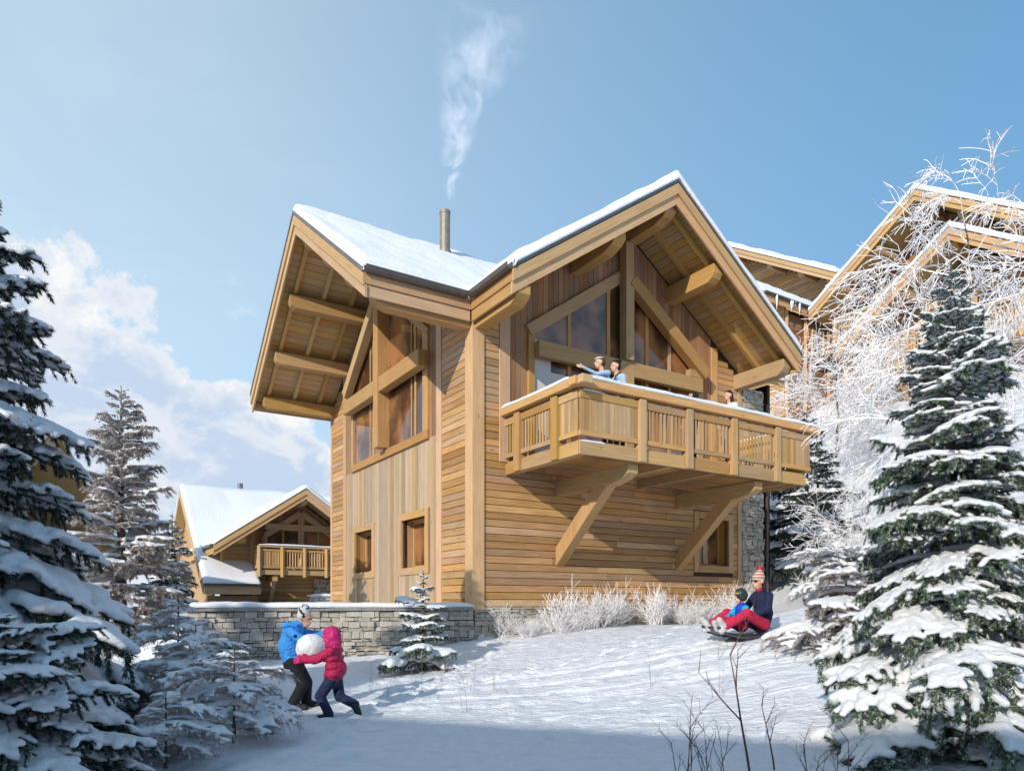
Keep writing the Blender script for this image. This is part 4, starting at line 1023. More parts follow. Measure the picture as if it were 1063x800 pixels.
# ================================================================== other chalets on the slope and in the valley
def wpos(frame, lx, ly): return np.array(frame)+HV*lx+HU*ly
def gable_roof(parent, along, c, hw, zr, a0, a1, sl=.69, snow=.22, ends=(True, False), pur=(), step=.22, seed=0, purl=2.0, low=None, clipY=None):
    """gabled roof; along='x': ridge runs along local x at y=c; 'y': ridge along local y at x=c. a0 = overhanging front end"""
    Wf = lambda s: zr-sl*abs(s-c); X = (lambda s, t, z: (t, s, z)) if along == 'x' else (lambda s, t, z: (s, t, z))
    m = MB()
    for s in (-1, 1):
        m.prism([X(c, a0, zr-.18), X(c+s*hw, a0, Wf(c+s*hw)-.18), X(c+s*hw, a1, Wf(c+s*hw)-.18), X(c, a1, zr-.18)], (0,0,.18))
    ro = m.build('roof', W_SOFF, parent)
    for s in (-1, 1):
        m = MB()
        for t0, t1, d in ((.02, .24, 0), (.225, .44, .05)):
            m.prism([X(c, a0-.05+d, zr-t0), X(c+s*(hw+.05), a0-.05+d, Wf(c+s*(hw+.05))-t0), X(c+s*(hw+.05), a0-.05+d, Wf(c+s*(hw+.05))-t1), X(c, a0-.05+d, zr-t1)], Vector(X(0, .05, 0)), rnd.random())
        m.build('barge_board', W_TRIM, ro)
        m = MB(); z = Wf(c+s*hw)
        a = Vector(X(c+s*(hw+.03), a0, z-.2)); b = Vector(X(c+s*(hw+.03), a1, z-.2)); m.beam(a, b, .05, .36); m.build('fascia_board', W_TRIM, ro)
        m = MB(); m.beam(a+Vector(X(s*.09, 0, .16)), b+Vector(X(s*.09, 0, .16)), .12, .10); m.build('gutter', GUTTER, ro)
    for s in pur:
        m = MB(); z = Wf(s)-.48; tapered_end(m, X(s, a0+purl, z), X(s, a0+.2, z), .27, .34, .25); m.build('purlin', W_BEAM, parent)
    ss = lin((c-hw-.04, c-hw+.2, .06), (c-hw+.2, c, step), (c, c+hw-.2, step), (c+hw-.2, c+hw+.04, .06)); tt = lin((a0-.07, a0+.2, .07), (a0+.2, a1, step*2))
    if along == 'x': snow_sheet('snow_layer', ro, tt, ss, lambda x, y: Wf(y), lambda x, y: min(x-(a0-.07), a1-x, y-(c-hw-.04), c+hw+.04-y), snow, .03, .2, seed)
    else: snow_sheet('snow_layer', ro, ss, tt, lambda x, y: Wf(x), lambda x, y: min(y-(a0-.07), a1-y, x-(c-hw-.04), c+hw+.04-x), snow, .03, .2, seed)
    return ro, Wf
def clad(parent, plane, fixed, u0, u1, z0, Wf, c, kind='h', mat=None, name='cladding', bw=.18):
    """clad gable wall in the plane (x or y) = fixed, up to the roof function"""
    m = MB(); q = (lambda d, u, z: (fixed+d, u, z)) if plane == 'x' else (lambda d, u, z: (u, fixed+d, z))
    poly = [(u0, z0), (u1, z0), (u1, Wf(u1)-.2)]+([(c, Wf(c)-.2)] if u0 < c < u1 else [])+[(u0, Wf(u0)-.2)]
    m.prism([q(0, u, z) for u, z in poly], Vector(q(.1, 0, 0))-Vector(q(0, 0, 0)), .1); m.build('wall', W_DARK, parent)
    m = MB()
    if kind == 'h':
        z = z0
        while True:
            top = z+bw; a, b = u0, u1
            # clip under the roof slope
            while a < b and Wf(a)-.22 < top: a += .06
            while b > a and Wf(b)-.22 < top: b -= .06
            if b-a < .1: break
            P = [q(-.03, a, z+.008), q(-.03, b, z+.008), q(0, b, z+.008), q(0, a, z+.008), q(-.03, a, top-.008), q(-.03, b, top-.008), q(0, b, top-.008), q(0, a, top-.008)]
            m.hexa(P, b-a, .03, bw); z = top
    else:
        u = u0
        while u < u1-.03:
            un = min(u+bw, u1); a, b = Wf(u)-.22, Wf(un)-.22
            P = [q(-.03, u+.005, z0), q(-.03, u+.005, a), q(0, u+.005, a), q(0, u+.005, z0), q(-.03, un-.005, z0), q(-.03, un-.005, b), q(0, un-.005, b), q(0, un-.005, z0)]
            m.hexa(P, a-z0, .03, bw); u = un
    return m.build(name, mat or W_SIDE, parent)
def gable_glazing(parent, plane, fixed, c, hw, z0, zap, sl=.69, cols=4):
    q = (lambda d, u, z: (fixed+d, u, z)) if plane == 'x' else (lambda d, u, z: (u, fixed+d, z)); zt_ = lambda u: zap-sl*abs(u-c)
    m = MB(); e = .12
    for s in (-1, 1): m.beam(q(-.08, c+s*hw, zt_(c+hw)), q(-.08, c, zap), .14, .26); m.beam(q(-.08, c+s*hw, z0), q(-.08, c+s*hw, zt_(c+hw)), .16, .16, (1,1,0))
    m.beam(q(-.1, c-hw, z0+.1), q(-.1, c+hw, z0+.1), .14, .2); m.beam(q(-.12, c, z0), q(-.12, c, zap), .2, .22, (1,1,0)); m.beam(q(-.14, c-hw, z0+2.0), q(-.14, c+hw, z0+2.0), .16, .28)
    for i in range(1, cols): u = c-hw+2*hw*i/cols; m.beam(q(-.06, u, z0), q(-.06, u, zt_(u)-.1), .08, .08, (1,1,0))
    o = m.build('window', W_BEAM, parent)
    m = MB(); m.prism([q(-.045, c-hw, z0), q(-.045, c+hw, z0), q(-.045, c+hw, zt_(c+hw)), q(-.045, c, zap-.05), q(-.045, c-hw, zt_(c+hw))], Vector(q(.01,0,0))-Vector(q(0,0,0))); m.build('pane', GLASS, o)
    return o
def small_window(parent, plane, fixed, u0, u1, z0, z1):
    q = (lambda d, u, z: (fixed+d, u, z)) if plane == 'x' else (lambda d, u, z: (u, fixed+d, z)); m = MB()
    m.beam(q(-.05,u0,z0), q(-.05,u1,z0), .1, .14); m.beam(q(-.05,u0,z1), q(-.05,u1,z1), .1, .14); m.beam(q(-.05,u0,z0-.07), q(-.05,u0,z1+.07), .11, .14, (1,1,0)); m.beam(q(-.05,u1,z0-.07), q(-.05,u1,z1+.07), .11, .14, (1,1,0))
    m.beam(q(-.04,(u0+u1)/2,z0), q(-.04,(u0+u1)/2,z1), .06, .06, (1,1,0)); o = m.build('window', W_TRIM, parent)
    m = MB(); m.prism([q(-.036,u0,z0), q(-.036,u1,z0), q(-.036,u1,z1), q(-.036,u0,z1)], Vector(q(.01,0,0))-Vector(q(0,0,0))); m.build('pane', GLASS, o)
def mini_balcony(parent, plane, fixed, u0, u1, z, dep=1.3):
    """plane 'y': projects towards -y; plane 'x': towards -x"""
    q = (lambda u, d, z_: (u, fixed-d, z_)) if plane == 'y' else (lambda u, d, z_: (fixed-d, u, z_))
    m = MB(); m.prism([q(u0,0,z-.2), q(u1,0,z-.2), q(u1,dep,z-.2), q(u0,dep,z-.2)], (0,0,.2)); o = m.build('balcony', W_RAIL, parent)
    m = MB()
    for h in (.12, .85, 1.02): m.beam(q(u0,dep,z+h), q(u1,dep,z+h), .08, .09); m.beam(q(u0,0,z+h), q(u0,dep-.06,z+h), .08, .09); m.beam(q(u1,0,z+h), q(u1,dep-.06,z+h), .08, .09)
    n = int((u1-u0)/1.15)+1
    for i in range(n+1): u = u0+(u1-u0)*i/n; m.beam(q(u,dep+.05,z-.3), q(u,dep+.05,z+1.0), .13, .13, (1,1,0))
    m.build('railing', W_RAIL, o); m = MB(); u = u0+.1
    while u < u1: m.beam(q(u,dep,z+.12), q(u,dep,z+.82), .05, .03, (1,1,0)); u += .12 if u > u0+.9 else .065
    d = .1
    while d < dep: m.beam(q(u0,d,z+.12), q(u0,d,z+.82), .05, .03, (1,1,0)); d += .12
    m.build('baluster_panel', W_RAIL, o)
    a, b = q(u0,dep,z+1.06), q(u1,dep,z+1.06); snow_strip('handrail_snow', o, a, b, .14, .07, 3, 40)
    for u in (u0+.7, u1-.9):
        m = MB(); m.beam(q(u,-.0,z-.35), q(u,dep-.1,z-.35), .2, .24); m.beam(q(u,.02,z-1.5), q(u,dep*.75,z-.42), .17, .19); m.build('balcony_bracket', W_BEAM, o)
    return o
# --- left chalet in the valley
OB = np.array([-9.85, 32.3]); zB = -1.3
B = thing('small_chalet', 'small chalet with a long white roof slope and balconied gable, left in the valley', 'chalet', (OB[0], OB[1], -.1), HROT, None, CAMH)
ro, WB = gable_roof(B, 'y', 0, 3.75, 5.0, -1.5, 6.0, seed=31, pur=(0, -2.6, 2.6), purl=1.6, snow=.2)
clad(B, 'y', 0, -3.2, 3.2, zB, WB, 0, 'h', W_SIDE)
clad(B, 'y', -.032, -1.9, 1.9, 1.35, lambda u: WB(u)-.1, 0, 'v', W_RED, 'gable_cladding')
gable_glazing(B, 'y', -.07, .15, 1.6, 1.4, 4.1)
m = MB()
for u in (-3.2, -1.95, 1.95, 3.2): m.beam((u, -.06, zB), (u, -.06, WB(u)-.3), .12, .2, (1,1,0))
m.build('trim_board', W_TRIM, B)
mini_balcony(B, 'y', -.05, -1.95, 2.9, 1.42, 1.25)
m = MB(); stone_wall(m, (.75, -.16), (3.3, -.16), lambda t: zB, 1.1, .2, (0, 1), .2, 41); m.build('stone_base', STONE, B)
WBm = lambda y: .78+.69*(y+1.2)
m = MB(); m.prism([(-4.1,-1.2,WBm(-1.2)-.18),(-1.86,-1.2,WBm(-1.2)-.18),(-1.86,6.0,WBm(6)-.18),(-4.1,6.0,WBm(6)-.18)], (0,0,.18)); m.prism([(-1.86,1.6,WBm(1.6)-.18),(6.5,1.6,WBm(1.6)-.18),(6.5,6.0,WBm(6)-.18),(-1.86,6.0,WBm(6)-.18)], (0,0,.18))
m.prism([(-4.1,6.0,WBm(6)-.18),(6.5,6.0,WBm(6)-.18),(6.5,11,WBm(1)-.18),(-4.1,11,WBm(1)-.18)], (0,0,.18)); rb_ = m.build('roof', W_SOFF, B)
snow_sheet('snow_layer', rb_, lin((-4.15,-3.9,.06),(-3.9,-2.1,.3),(-2.1,-1.86,.06),(-1.86,6.5,.5)), lin((-1.25,-1.0,.06),(-1.0,6.0,.3),(6.0,11.0,.4)), lambda x, y: WBm(y) if y < 6 else WBm(12-y),
           lambda x, y: max(min(x+4.15, -1.86-x, y+1.25), min(x+1.86 if y < 1.6 else x+4.15, 6.5-x, y-1.6 if x > -1.86 else y+1.25, 11-y)), .2, .03, .2, 33)
m = MB(); m.box(-4.1, -1.86, -1.27, -1.2, WBm(-1.2)-.42, WBm(-1.2)-.02, 'x'); m.build('fascia_board', W_TRIM, rb_)
m = MB(); m.box(-4.12, -1.84, -1.36, -1.275, WBm(-1.2)-.08, WBm(-1.2)+.03, 'x'); m.build('gutter', GUTTER, rb_)
m = MB(); m.prism([(-4.16,-1.2,WBm(-1.2)-.4),(-4.16,6.0,WBm(6)-.4),(-4.16,6.0,WBm(6)),(-4.16,-1.2,WBm(-1.2))], (.05,0,0)); m.build('barge_board', W_TRIM, rb_)
m = MB(); m.prism([(-3.6,.02,zB),(-3.6,10,zB),(-3.6,10,WBm(2)-.2),(-3.6,6,WBm(6)-.25),(-3.6,.02,WBm(.02)-.2)], (.1,0,0)); m.box(-3.6,-1.9,-.9,.0,zB,.3,'x'); m.box(-3.9,-3.6,-.9,-.6,zB,.3,'z'); m.build('side_wall', W_SIDE, B)
m = MB(); m.tube([(-1.2,6.3,5.4),(-1.2,6.3,6.25)], .14, 12); m.build('flue_pipe', ZINC, B)
lw = thing('low_wall', 'low snow covered pale wall beside the small left chalet', 'wall', (OB[0]+1.0, OB[1]-2.2, -.1), HROT, None, CAMH)
m = MB(); stone_wall(m, (.3, 0), (4.2, 0), lambda t: -1.2, .28, .3, (0, 1), .2, 43); m.build('masonry', CURTAIN, lw); snow_strip('snow_cap', lw, (.2, .12, .28), (4.3, .12, .28), .5, .12, 3, 40)
# --- chalet at the far left edge, mostly behind the big spruce
A = thing('far_left_chalet', 'chalet with a steep white roof peeking out behind the spruce at the left edge', 'chalet', (-17.0, 16.0, 0), HROT-.42, None, CAMH)
ro, WA = gable_roof(A, 'x', 4.4, 4.6, 5.15, -.6, 4.2, sl=.69, snow=.22, seed=35, pur=(4.4,), purl=.8)
clad(A, 'x', 0, .3, 8.5, -1.2, WA, 4.4, 'v', W_GREY)
m = MB(); m.box(0, 3.7, .3, .4, -1.2, 2.2, 'x'); m.box(3.7, 3.8, .3, 8.5, -1.2, 2.2, 'y'); m.prism([(4.16,-.2,WA(-.2)-.4),(4.16,4.4,WA(4.4)-.4),(4.16,4.4,WA(4.4)),(4.16,-.2,WA(-.2))], (.06,0,0)); m.build('side_wall', W_SIDE, A)
# --- large chalet on the right, high on the bank
apx = np.array([16.4, 28.8]); OD = apx+HV*2.3-HU*4.6
D = thing('large_chalet', 'large wooden chalet high on the bank at the right edge, behind the frosted birch', 'chalet', (OD[0], OD[1], 8.2), HROT, None, CAMH)
ro, WD = gable_roof(D, 'x', 4.6, 4.75, 16.85, -2.3, 11, seed=36, pur=(4.6, 2.9, 1.3, 6.3, 7.9), purl=2.4, snow=.26)
clad(D, 'x', 0, .1, 9.1, 6.6, WD, 4.6, 'v', W_RED); gable_glazing(D, 'x', -.04, 4.6, 2.6, 12.2, 15.6)
m = MB(); m.box(.1, 10.5, .1, .2, 6.4, 13.4, 'x'); m.box(.1, 10.5, 9.0, 9.1, 6.4, 13.4, 'x'); m.build('side_wall', W_SIDE, D)
m = MB(); 
for u in (.15, 1.7, 7.5, 9.05): m.beam((-.07, u, 6.6), (-.07, u, WD(u)-.3), .14, .24, (1,1,0))
m.build('trim_board', W_TRIM, D)
mini_balcony(D, 'x', -.05, 1.8, 8.6, 12.0, 1.5); small_window(D, 'x', -.04, 2.6, 3.6, 9.0, 10.3); small_window(D, 'x', -.04, 5.6, 6.6, 9.0, 10.3)
ro, WE = gable_roof(D, 'x', 1.9, 4.3, 13.3, -5.1, -.1, seed=37, pur=(1.9, .2, 3.6, 5.2, -1.4), purl=1.8, snow=.24)
clad(D, 'x', -3.2, -1.8, 5.6, 6.0, WE, 1.9, 'h', W_SIDE, 'porch_cladding'); gable_glazing(D, 'x', -3.24, 1.9, 2.2, 9.4, 12.2)
m = MB(); m.box(-3.1, .0, -1.8, -1.7, 5.6, 10.4, 'x'); m.box(-3.1, .0, 5.5, 5.6, 5.6, 10.4, 'x'); m.build('side_wall', W_SIDE, D)
m = MB()
for u in (-1.75, 5.55): m.beam((-3.27, u, 6.0), (-3.27, u, WE(u)-.3), .14, .24, (1,1,0))
m.build('trim_board', W_TRIM, D)
mini_balcony(D, 'x', -3.25, -1.2, 5.0, 9.2, 1.4); small_window(D, 'x', -3.24, -.4, .7, 7.0, 8.2); small_window(D, 'x', -3.24, 3.0, 4.1, 7.0, 8.2)
# --- chalet between the main roof and the large one
OC = np.array([16.5, 36.0])+HV*1.6
Cc = thing('middle_chalet', 'chalet with icicles on its lower eave, just right of the main chalet roof', 'chalet', (OC[0], OC[1], 11), HROT, None, CAMH)
ro, WC = gable_roof(Cc, 'x', 7.0, 7.0, 21.15, -1.6, 6, sl=.62, seed=38, pur=(.5, 2.2, 4.2, 7.0), purl=1.8, snow=.30)
clad(Cc, 'x', 0, .3, 13.6, 9.0, WC, 7.0, 'h', W_SIDE)
m = MB(); m.box(0, 6, .3, .4, 9, 16.6, 'x'); m.build('side_wall', W_SIDE, Cc)
ro, WC2 = gable_roof(Cc, 'x', 3.0, 3.05, 16.6, -7.3, -1.7, seed=39, pur=(3.0, 1.0), purl=1.6, snow=.32)
clad(Cc, 'x', -5.2, .35, 5.7, 8.0, WC2, 3.0, 'h', W_SIDE, 'porch_cladding')
clad(Cc, 'y', .35, -5.2, -.1, 8.0, lambda u: 14.5, 0, 'h', W_RED, 'side_cladding')
m = MB()
for u in (-5.15, -3.7, -1.8, -.2): m.beam((u, .29, 8.0), (u, .29, 14.2), .14, .24, (1,1,0))
m.build('trim_board', W_TRIM, Cc); small_window(Cc, 'y', .31, -3.2, -2.3, 12.3, 13.6)
r_ = random.Random(3); ICE = plain('ice', (.75, .80, .84), .15, spec=.7)
for i in range(16):
    m = MB(); xx = -6.6+r_.random()*4.8; L = r_.uniform(.25, .8); m.tube([(xx, -.2, 14.45), (xx+.02, -.2, 14.45-L*.5), (xx, -.2, 14.45-L)], [.07, .04, .006], 6); m.build('icicle', ICE, ro, smooth=True)

# ================================================================== unseen chalet and spruces added behind the camera to throw the foreground shade
KR = math.atan2(-.367, .93)
K = thing('shade_chalet', 'unseen long wooden chalet added behind the viewpoint to shade the foreground', 'chalet', (-11.2-.0, -9.0, -.2), KR)
ro, WK = gable_roof(K, 'x', 0, 4.6, 8.02, -13, 15, seed=40, step=.5)
clad(K, 'x', -11, -3.9, 3.9, 0, WK, 0, 'v', W_GREY); 
m = MB(); m.box(-10.9, 13.5, 3.8, 3.9, -.5, 5.0, 'x'); m.box(-10.9, 13.5, -3.9, -3.8, -.5, 5.0, 'x'); m.box(13.4, 13.5, -3.8, 3.8, -.5, 5.0, 'y'); m.build('side_wall', W_SIDE, K)
for u in (-8, -4, 0, 4, 8): small_window(K, 'y', 3.98, u, u+1.2, 2.2, 3.6)
for i, (x, y, s, rz) in enumerate(((-10.3, -3.2, 1.5, .4), (-12.6, -1.5, 1.4, 1.4))):  # unseen copies of the left spruce, added up-sun to keep it in shade
    src = bpy.data.objects['spruce_tree']; c = copy_tree(src); c.location = (x, y, -.1); c.scale = (s, s, s); c.rotation_euler.z = rz; c['group'] = 'unseen spruces added for shade on the left'
    c['label'] = ('tallest unseen snowy spruce, added behind the viewpoint for shade', 'smallest unseen snowy spruce, added behind the viewpoint for shade', 'broad unseen snowy spruce, added behind and left of the viewpoint for shade', 'unseen snowy spruce, added far left of the viewpoint for shade')[i]

# ================================================================== people
SKIN = plain('skin', (.62, .36, .25), .5, spec=.3)
def cloth(name, c, rough=.75, var=.12, sc=25, bs=.25):
    m, t, b, o = new_mat(name); tcn = t.n('ShaderNodeTexCoord').outputs['Object']; n = t.noise(t.mapping(tcn, (1, 1, 1.8)), 13, 3, .5, 1.6); w_ = t.noise(tcn, 160, 2)
    t.l(t.mix(t.mr(n, .3, .7), scale_col(c, 1-var*1.6), scale_col(c, 1+var)), b.inputs['Base Color']); b.inputs['Roughness'].default_value = rough; b.inputs['Specular IOR Level'].default_value = .3
    bump(t, b, t.m('ADD', n, t.m('MULTIPLY', w_, .06)), .9, .03); return m
C_BLUE = cloth('blue_jacket', (.045, .27, .72)); C_BLACK = cloth('black_trousers', (.012, .013, .018)); C_PINK = cloth('crimson_jacket', (.42, .012, .07), .5); C_HOOD = cloth('magenta_hood', (.55, .02, .16), .5)
C_NAVY = cloth('navy_cloth', (.015, .022, .065)); C_RED = cloth('red_trousers', (.55, .02, .07)); C_COBALT = cloth('cobalt_jacket', (.02, .06, .50)); C_CYAN = cloth('turquoise_sleeve', (.02, .38, .70))
C_WHITE = cloth('white_top', (.74, .76, .80)); C_LBLUE = cloth('light_blue_shirt', (.42, .58, .80)); C_DENIM = cloth('denim', (.06, .08, .14)); C_GREY = cloth('grey_cloth', (.25, .24, .26)); C_ORANGE = cloth('orange_jacket', (.75, .12, .02))
HAIR_D = cloth('dark_hair', (.018, .012, .009), .45); HAIR_B = cloth('brown_hair', (.09, .045, .02), .5); BOOT = cloth('boot_leather', (.03, .025, .022), .5); BOOT_G = cloth('grey_boot', (.55, .55, .56), .6); EYE = plain('eye_dark', (.01, .01, .01), .2); LENS = plain('sunglass_lens', (.01, .008, .01), .08, spec=.8)
def pattern_mat(name, base, dark, sc=28, thr=.52):
    m, t, b, o = new_mat(name); tcn = t.n('ShaderNodeTexCoord').outputs['Object']; n = t.noise(tcn, sc, 2, .4, .6)
    t.l(t.mix(t.mr(n, thr, thr+.03), base, dark), b.inputs['Base Color']); b.inputs['Roughness'].default_value = .85; bump(t, b, t.noise(tcn, 120, 2), .3, .004); return m
def stripe_mat(name, cols, sc):
    m, t, b, o = new_mat(name); tcn = t.n('ShaderNodeTexCoord').outputs['Object']; s_ = t.n('ShaderNodeSeparateXYZ'); t.l(tcn, s_.inputs[0])
    f = t.m('FRACT', t.m('MULTIPLY', s_.outputs[2], sc)); c = t.mix(t.m('GREATER_THAN', f, .33), cols[0], cols[1]); c = t.mix(t.m('GREATER_THAN', f, .66), c, cols[2])
    t.l(c, b.inputs['Base Color']); b.inputs['Roughness'].default_value = .85; bump(t, b, t.noise(tcn, 90, 2), .3, .004); return m
HAT_P = pattern_mat('patterned_knit', (.52, .52, .54), (.02, .02, .025), 17, .56); HAT_S = stripe_mat('striped_knit', ((.55, .10, .08), (.30, .26, .20), (.62, .55, .50)), 22); HELM = plain('dark_helmet', (.02, .035, .03), .25, spec=.6)
def figure(root, caps, voxel=.011, smooth=3, name='body'):
    """caps: (p0, r0, p1, r1, material[, zscale]). One continuous surface; each face takes the cloth of the limb it lies on"""
    mats = []; 
    for c in caps:
        if c[4] not in mats: mats.append(c[4])
    V, F = capsules_to_surface([(c[0], c[1], c[2], c[3], *(c[5:6])) for c in caps], voxel, smooth)
    cen = V[F].mean(1); best = np.full(len(cen), 1e9); mi = np.zeros(len(cen), int)
    for c in caps:
        a, b = np.array(c[0], float), np.array(c[2], float); d = b-a; L2 = max(d@d, 1e-9); t = np.clip(((cen-a)@d)/L2, 0, 1); rr = c[1]+(c[3]-c[1])*t
        ds = np.linalg.norm(cen-(a+t[:,None]*d), axis=1)-rr; m_ = ds < best; best[m_] = ds[m_]; mi[m_] = mats.index(c[4])
    return np_mesh(name, V, F, mats, root, True, mi)
def hand_caps(w, fwd, side, up, mat, s=1., curl=.5, r=.0085):
    """palm, four unequal bent fingers and a thumb from the wrist w; fwd = direction of the fingers, side = towards the thumb, up = back of the hand"""
    w, fwd, side, up = (np.array(q, float) for q in (w, fwd, side, up)); nrm = lambda q: q/np.linalg.norm(q); fwd, side, up = nrm(fwd), nrm(side), nrm(up); out = []
    k = w+fwd*.075*s
    for i, L in enumerate((.068, .076, .070, .054)):
        o_ = side*(.030-.020*i)*s; out.append((w+o_*.5, r*1.35*s, k+o_, r*1.3*s, mat)); b = k+o_; m_ = b+(fwd-up*curl*.5)*L*.55*s; e = m_+(fwd*.7-up*curl*1.2)*L*.5*s
        out += [(b, r*1.1*s, m_, r*s, mat), (m_, r*s, e, r*.85*s, mat)]
    b = w+fwd*.018*s+side*.026*s; m_ = b+(fwd*.55+side*.8)*.036*s; e = m_+(fwd*.9+side*.25-up*.3)*.032*s
    out += [(w, r*1.5*s, b, r*1.4*s, mat), (b, r*1.3*s, m_, r*1.15*s, mat), (m_, r*1.1*s, e, r*.95*s, mat)]; return out
def head_caps(c, f, s=1., mat=SKIN):
    """skull, jaw, nose, ears and neck stub; c = centre of head, f = facing (unit, horizontal-ish)"""
    c = np.array(c, float); f = np.array(f, float); f /= np.linalg.norm(f); l = np.cross([0,0,1.], f); l /= np.linalg.norm(l); u = np.cross(f, l)
    h = lambda a, b, d: c+(f*a+l*b+u*d)*s
    out = [(h(-.012,0,.03), .082*s, h(-.012,0,.01), .080*s, mat), (h(.02,0,-.02), .062*s, h(.03,0,-.065), .042*s, mat), (h(.066,0,.012), .012*s, h(.092,0,-.018), .015*s, mat),
           (h(.072,-.018,-.052), .010*s, h(.072,.018,-.052), .010*s, mat), (h(.06,-.03,.022), .014*s, h(.06,.03,.022), .014*s, mat)]
    for q in (-1, 1): out.append((h(-.01,q*.080,.012), .016*s, h(-.012,q*.084,-.018), .011*s, mat))
    return out, h
def add_eyes(root, h, s=1.):
    for q in (-1, 1):
        V, F = sphere_np(); np_mesh('eye', V*.0095*s+h(.066, q*.030, .006), F, [EYE], root)
def cap_part(root, name, caps, mat, voxel=.012, smooth=4):
    V, F = capsules_to_surface(caps, voxel, smooth); return np_mesh(name, V, F, [mat] if not isinstance(mat, list) else mat, root)

# ---- child in blue with the patterned hat
BX, BYY = -2.36, 8.05
p = thing('person', 'child in bright blue jacket, black trousers and patterned knit hat, carrying a big snowball', 'child', (BX, BYY, gz(BX, BYY)-.045), math.radians(4))
hc, hfn = head_caps((.0, 0, 1.055), (1, -.15, -.25), .98)
cps = [((-.14,0,.60), .125, (-.17,0,.74), .135, C_BLUE), ((-.17,0,.74), .135, (-.13,0,.90), .120, C_BLUE), ((-.13,0,.90), .11, (-.07,0,.98), .065, C_BLUE), ((-.08,0,.93), .06, (-.04,0,1.0), .045, SKIN),
   ((-.13,0,.56), .125, (-.12,0,.52), .12, C_BLACK)]
for q in (-1, 1):
    cps += [((-.12,q*.08,.54), .085, (.0,q*.10,.31), .068, C_BLACK), ((.0,q*.10,.31), .068, (-.06+q*.05,q*.10,.10), .062, C_BLACK), ((-.06+q*.05,q*.10,.07), .055, (.07+q*.05,q*.11,.045), .045, BOOT)]
    sh = np.array((-.13,q*.125,.90)); el_ = np.array((.03,q*.19,.80 if q < 0 else .86)); wr = np.array((.19,q*.13,.68 if q < 0 else .86))
    cps += [(sh, .062, el_, .055, C_BLUE), (el_, .055, wr, .045, C_BLUE)]; cps += hand_caps(wr, (.9,-q*.5,-.5), (0,-q*.2,1), (.2,q,.3), C_BLACK, .95, .6, .013)
for k in range(3): pass
figure(p, cps+hc, .011); add_eyes(p, hfn, .98)
cap_part(p, 'knit_hat', [(hfn(-.022,0,.055), .088, hfn(-.03,0,.088), .072), (hfn(-.035,0,.10), .06, hfn(-.06,0,.145), .022)]+[(hfn(-.02,q*.05,.03), .05, hfn(-.035,q*.045,.02), .05) for q in (-1, 1)], HAT_P)
cap_part(p, 'hood', [(np.array((-.21,-.05,.97)), .045, np.array((-.21,.05,.97)), .045), (np.array((-.17,-.09,.98)), .035, np.array((-.08,-.08,.97)), .03), (np.array((-.17,.09,.98)), .035, np.array((-.08,.08,.97)), .03)], C_BLUE)
for q in (-1, 1): cap_part(p, 'sleeve_badge', [((-.06,q*.222,.86), .020, (-.06,q*.223,.861), .020)], C_NAVY, .006, 1)
# ---- snowball
V, F = sphere_np(10, 8)
me = bpy.data.meshes.new('scratch'); bm = bmesh.new(); bmesh.ops.create_icosphere(bm, subdivisions=4, radius=.155)
for v in bm.verts:
    n = float(fbm(np.array(v.co.x*11+v.co.z*7), np.array(v.co.y*11-v.co.z*5), 4, 2)); v.co *= 1+.30*n; 
me = bpy.data.meshes.new('snowball'); bm.to_mesh(me); bm.free()
for q in me.polygons: q.use_smooth = True
sb = link('snowball', me, None, [SNOW_T]); sb.location = (BX+.13, BYY-.22, gz(BX, BYY)+.69); tag(sb, 'big rolled snowball held between the child in blue and the child in crimson', 'snowball')
# ---- child in crimson
GXX, GYY = -1.92, 7.52
p = thing('person', 'child in crimson padded jacket and magenta hood reaching for the big snowball', 'child', (GXX, GYY, gz(GXX, GYY)-.045), math.radians(172))
hc, hfn = head_caps((.02, 0, .885), (1, -.12, -.1), .95)
cps = [((-.02,0,.48), .105, (-.05,0,.56), .115, C_PINK)]
for i in range(4): z = .51+i*.078; cps.append(((-.045+i*.008,-.055,z), .092-.003*i, (-.045+i*.008,.055,z), .092-.003*i, C_PINK, .62))
cps += [((-.03,0,.74), .085, (-.01,0,.80), .06, C_PINK), ((-.02,0,.47), .10, (-.02,0,.44), .10, C_NAVY),
   ((-.02,.06,.45), .072, (.10,.07,.27), .058, C_NAVY), ((.10,.07,.27), .056, (.0,.075,.09), .050, C_NAVY), ((.0,.075,.055), .047, (.11,.08,.038), .038, BOOT),
   ((-.03,-.06,.45), .072, (-.06,-.07,.25), .058, C_NAVY), ((-.06,-.07,.25), .056, (-.23,-.075,.17), .050, C_NAVY), ((-.23,-.075,.165), .046, (-.27,-.075,.07), .038, BOOT)]
for q in (-1, 1):
    sh = np.array((-.03,q*.105,.745)); el_ = np.array((.11,q*.135,.665)); wr = np.array((.27,q*.085,.655))
    for i in range(3): a = sh+(el_-sh)*(i/2.6); cps += [(a, .056, a+(el_-sh)*.06, .056, C_PINK), (a, .044, a+(el_-sh)*.4, .044, C_PINK)]
    for i in range(3): a = el_+(wr-el_)*(i/2.7); cps += [(a, .050, a+(wr-el_)*.08, .048, C_PINK), (a, .038, a+(wr-el_)*.36, .038, C_PINK)]
    cps += hand_caps(wr+np.array((.02,0,0)), (1,-q*.25,-.15), (0,-q*.2,1), (.1,q,.1), C_HOOD, .9, .4, .0125)
figure(p, cps+hc, .009, 1); add_eyes(p, hfn, .95)
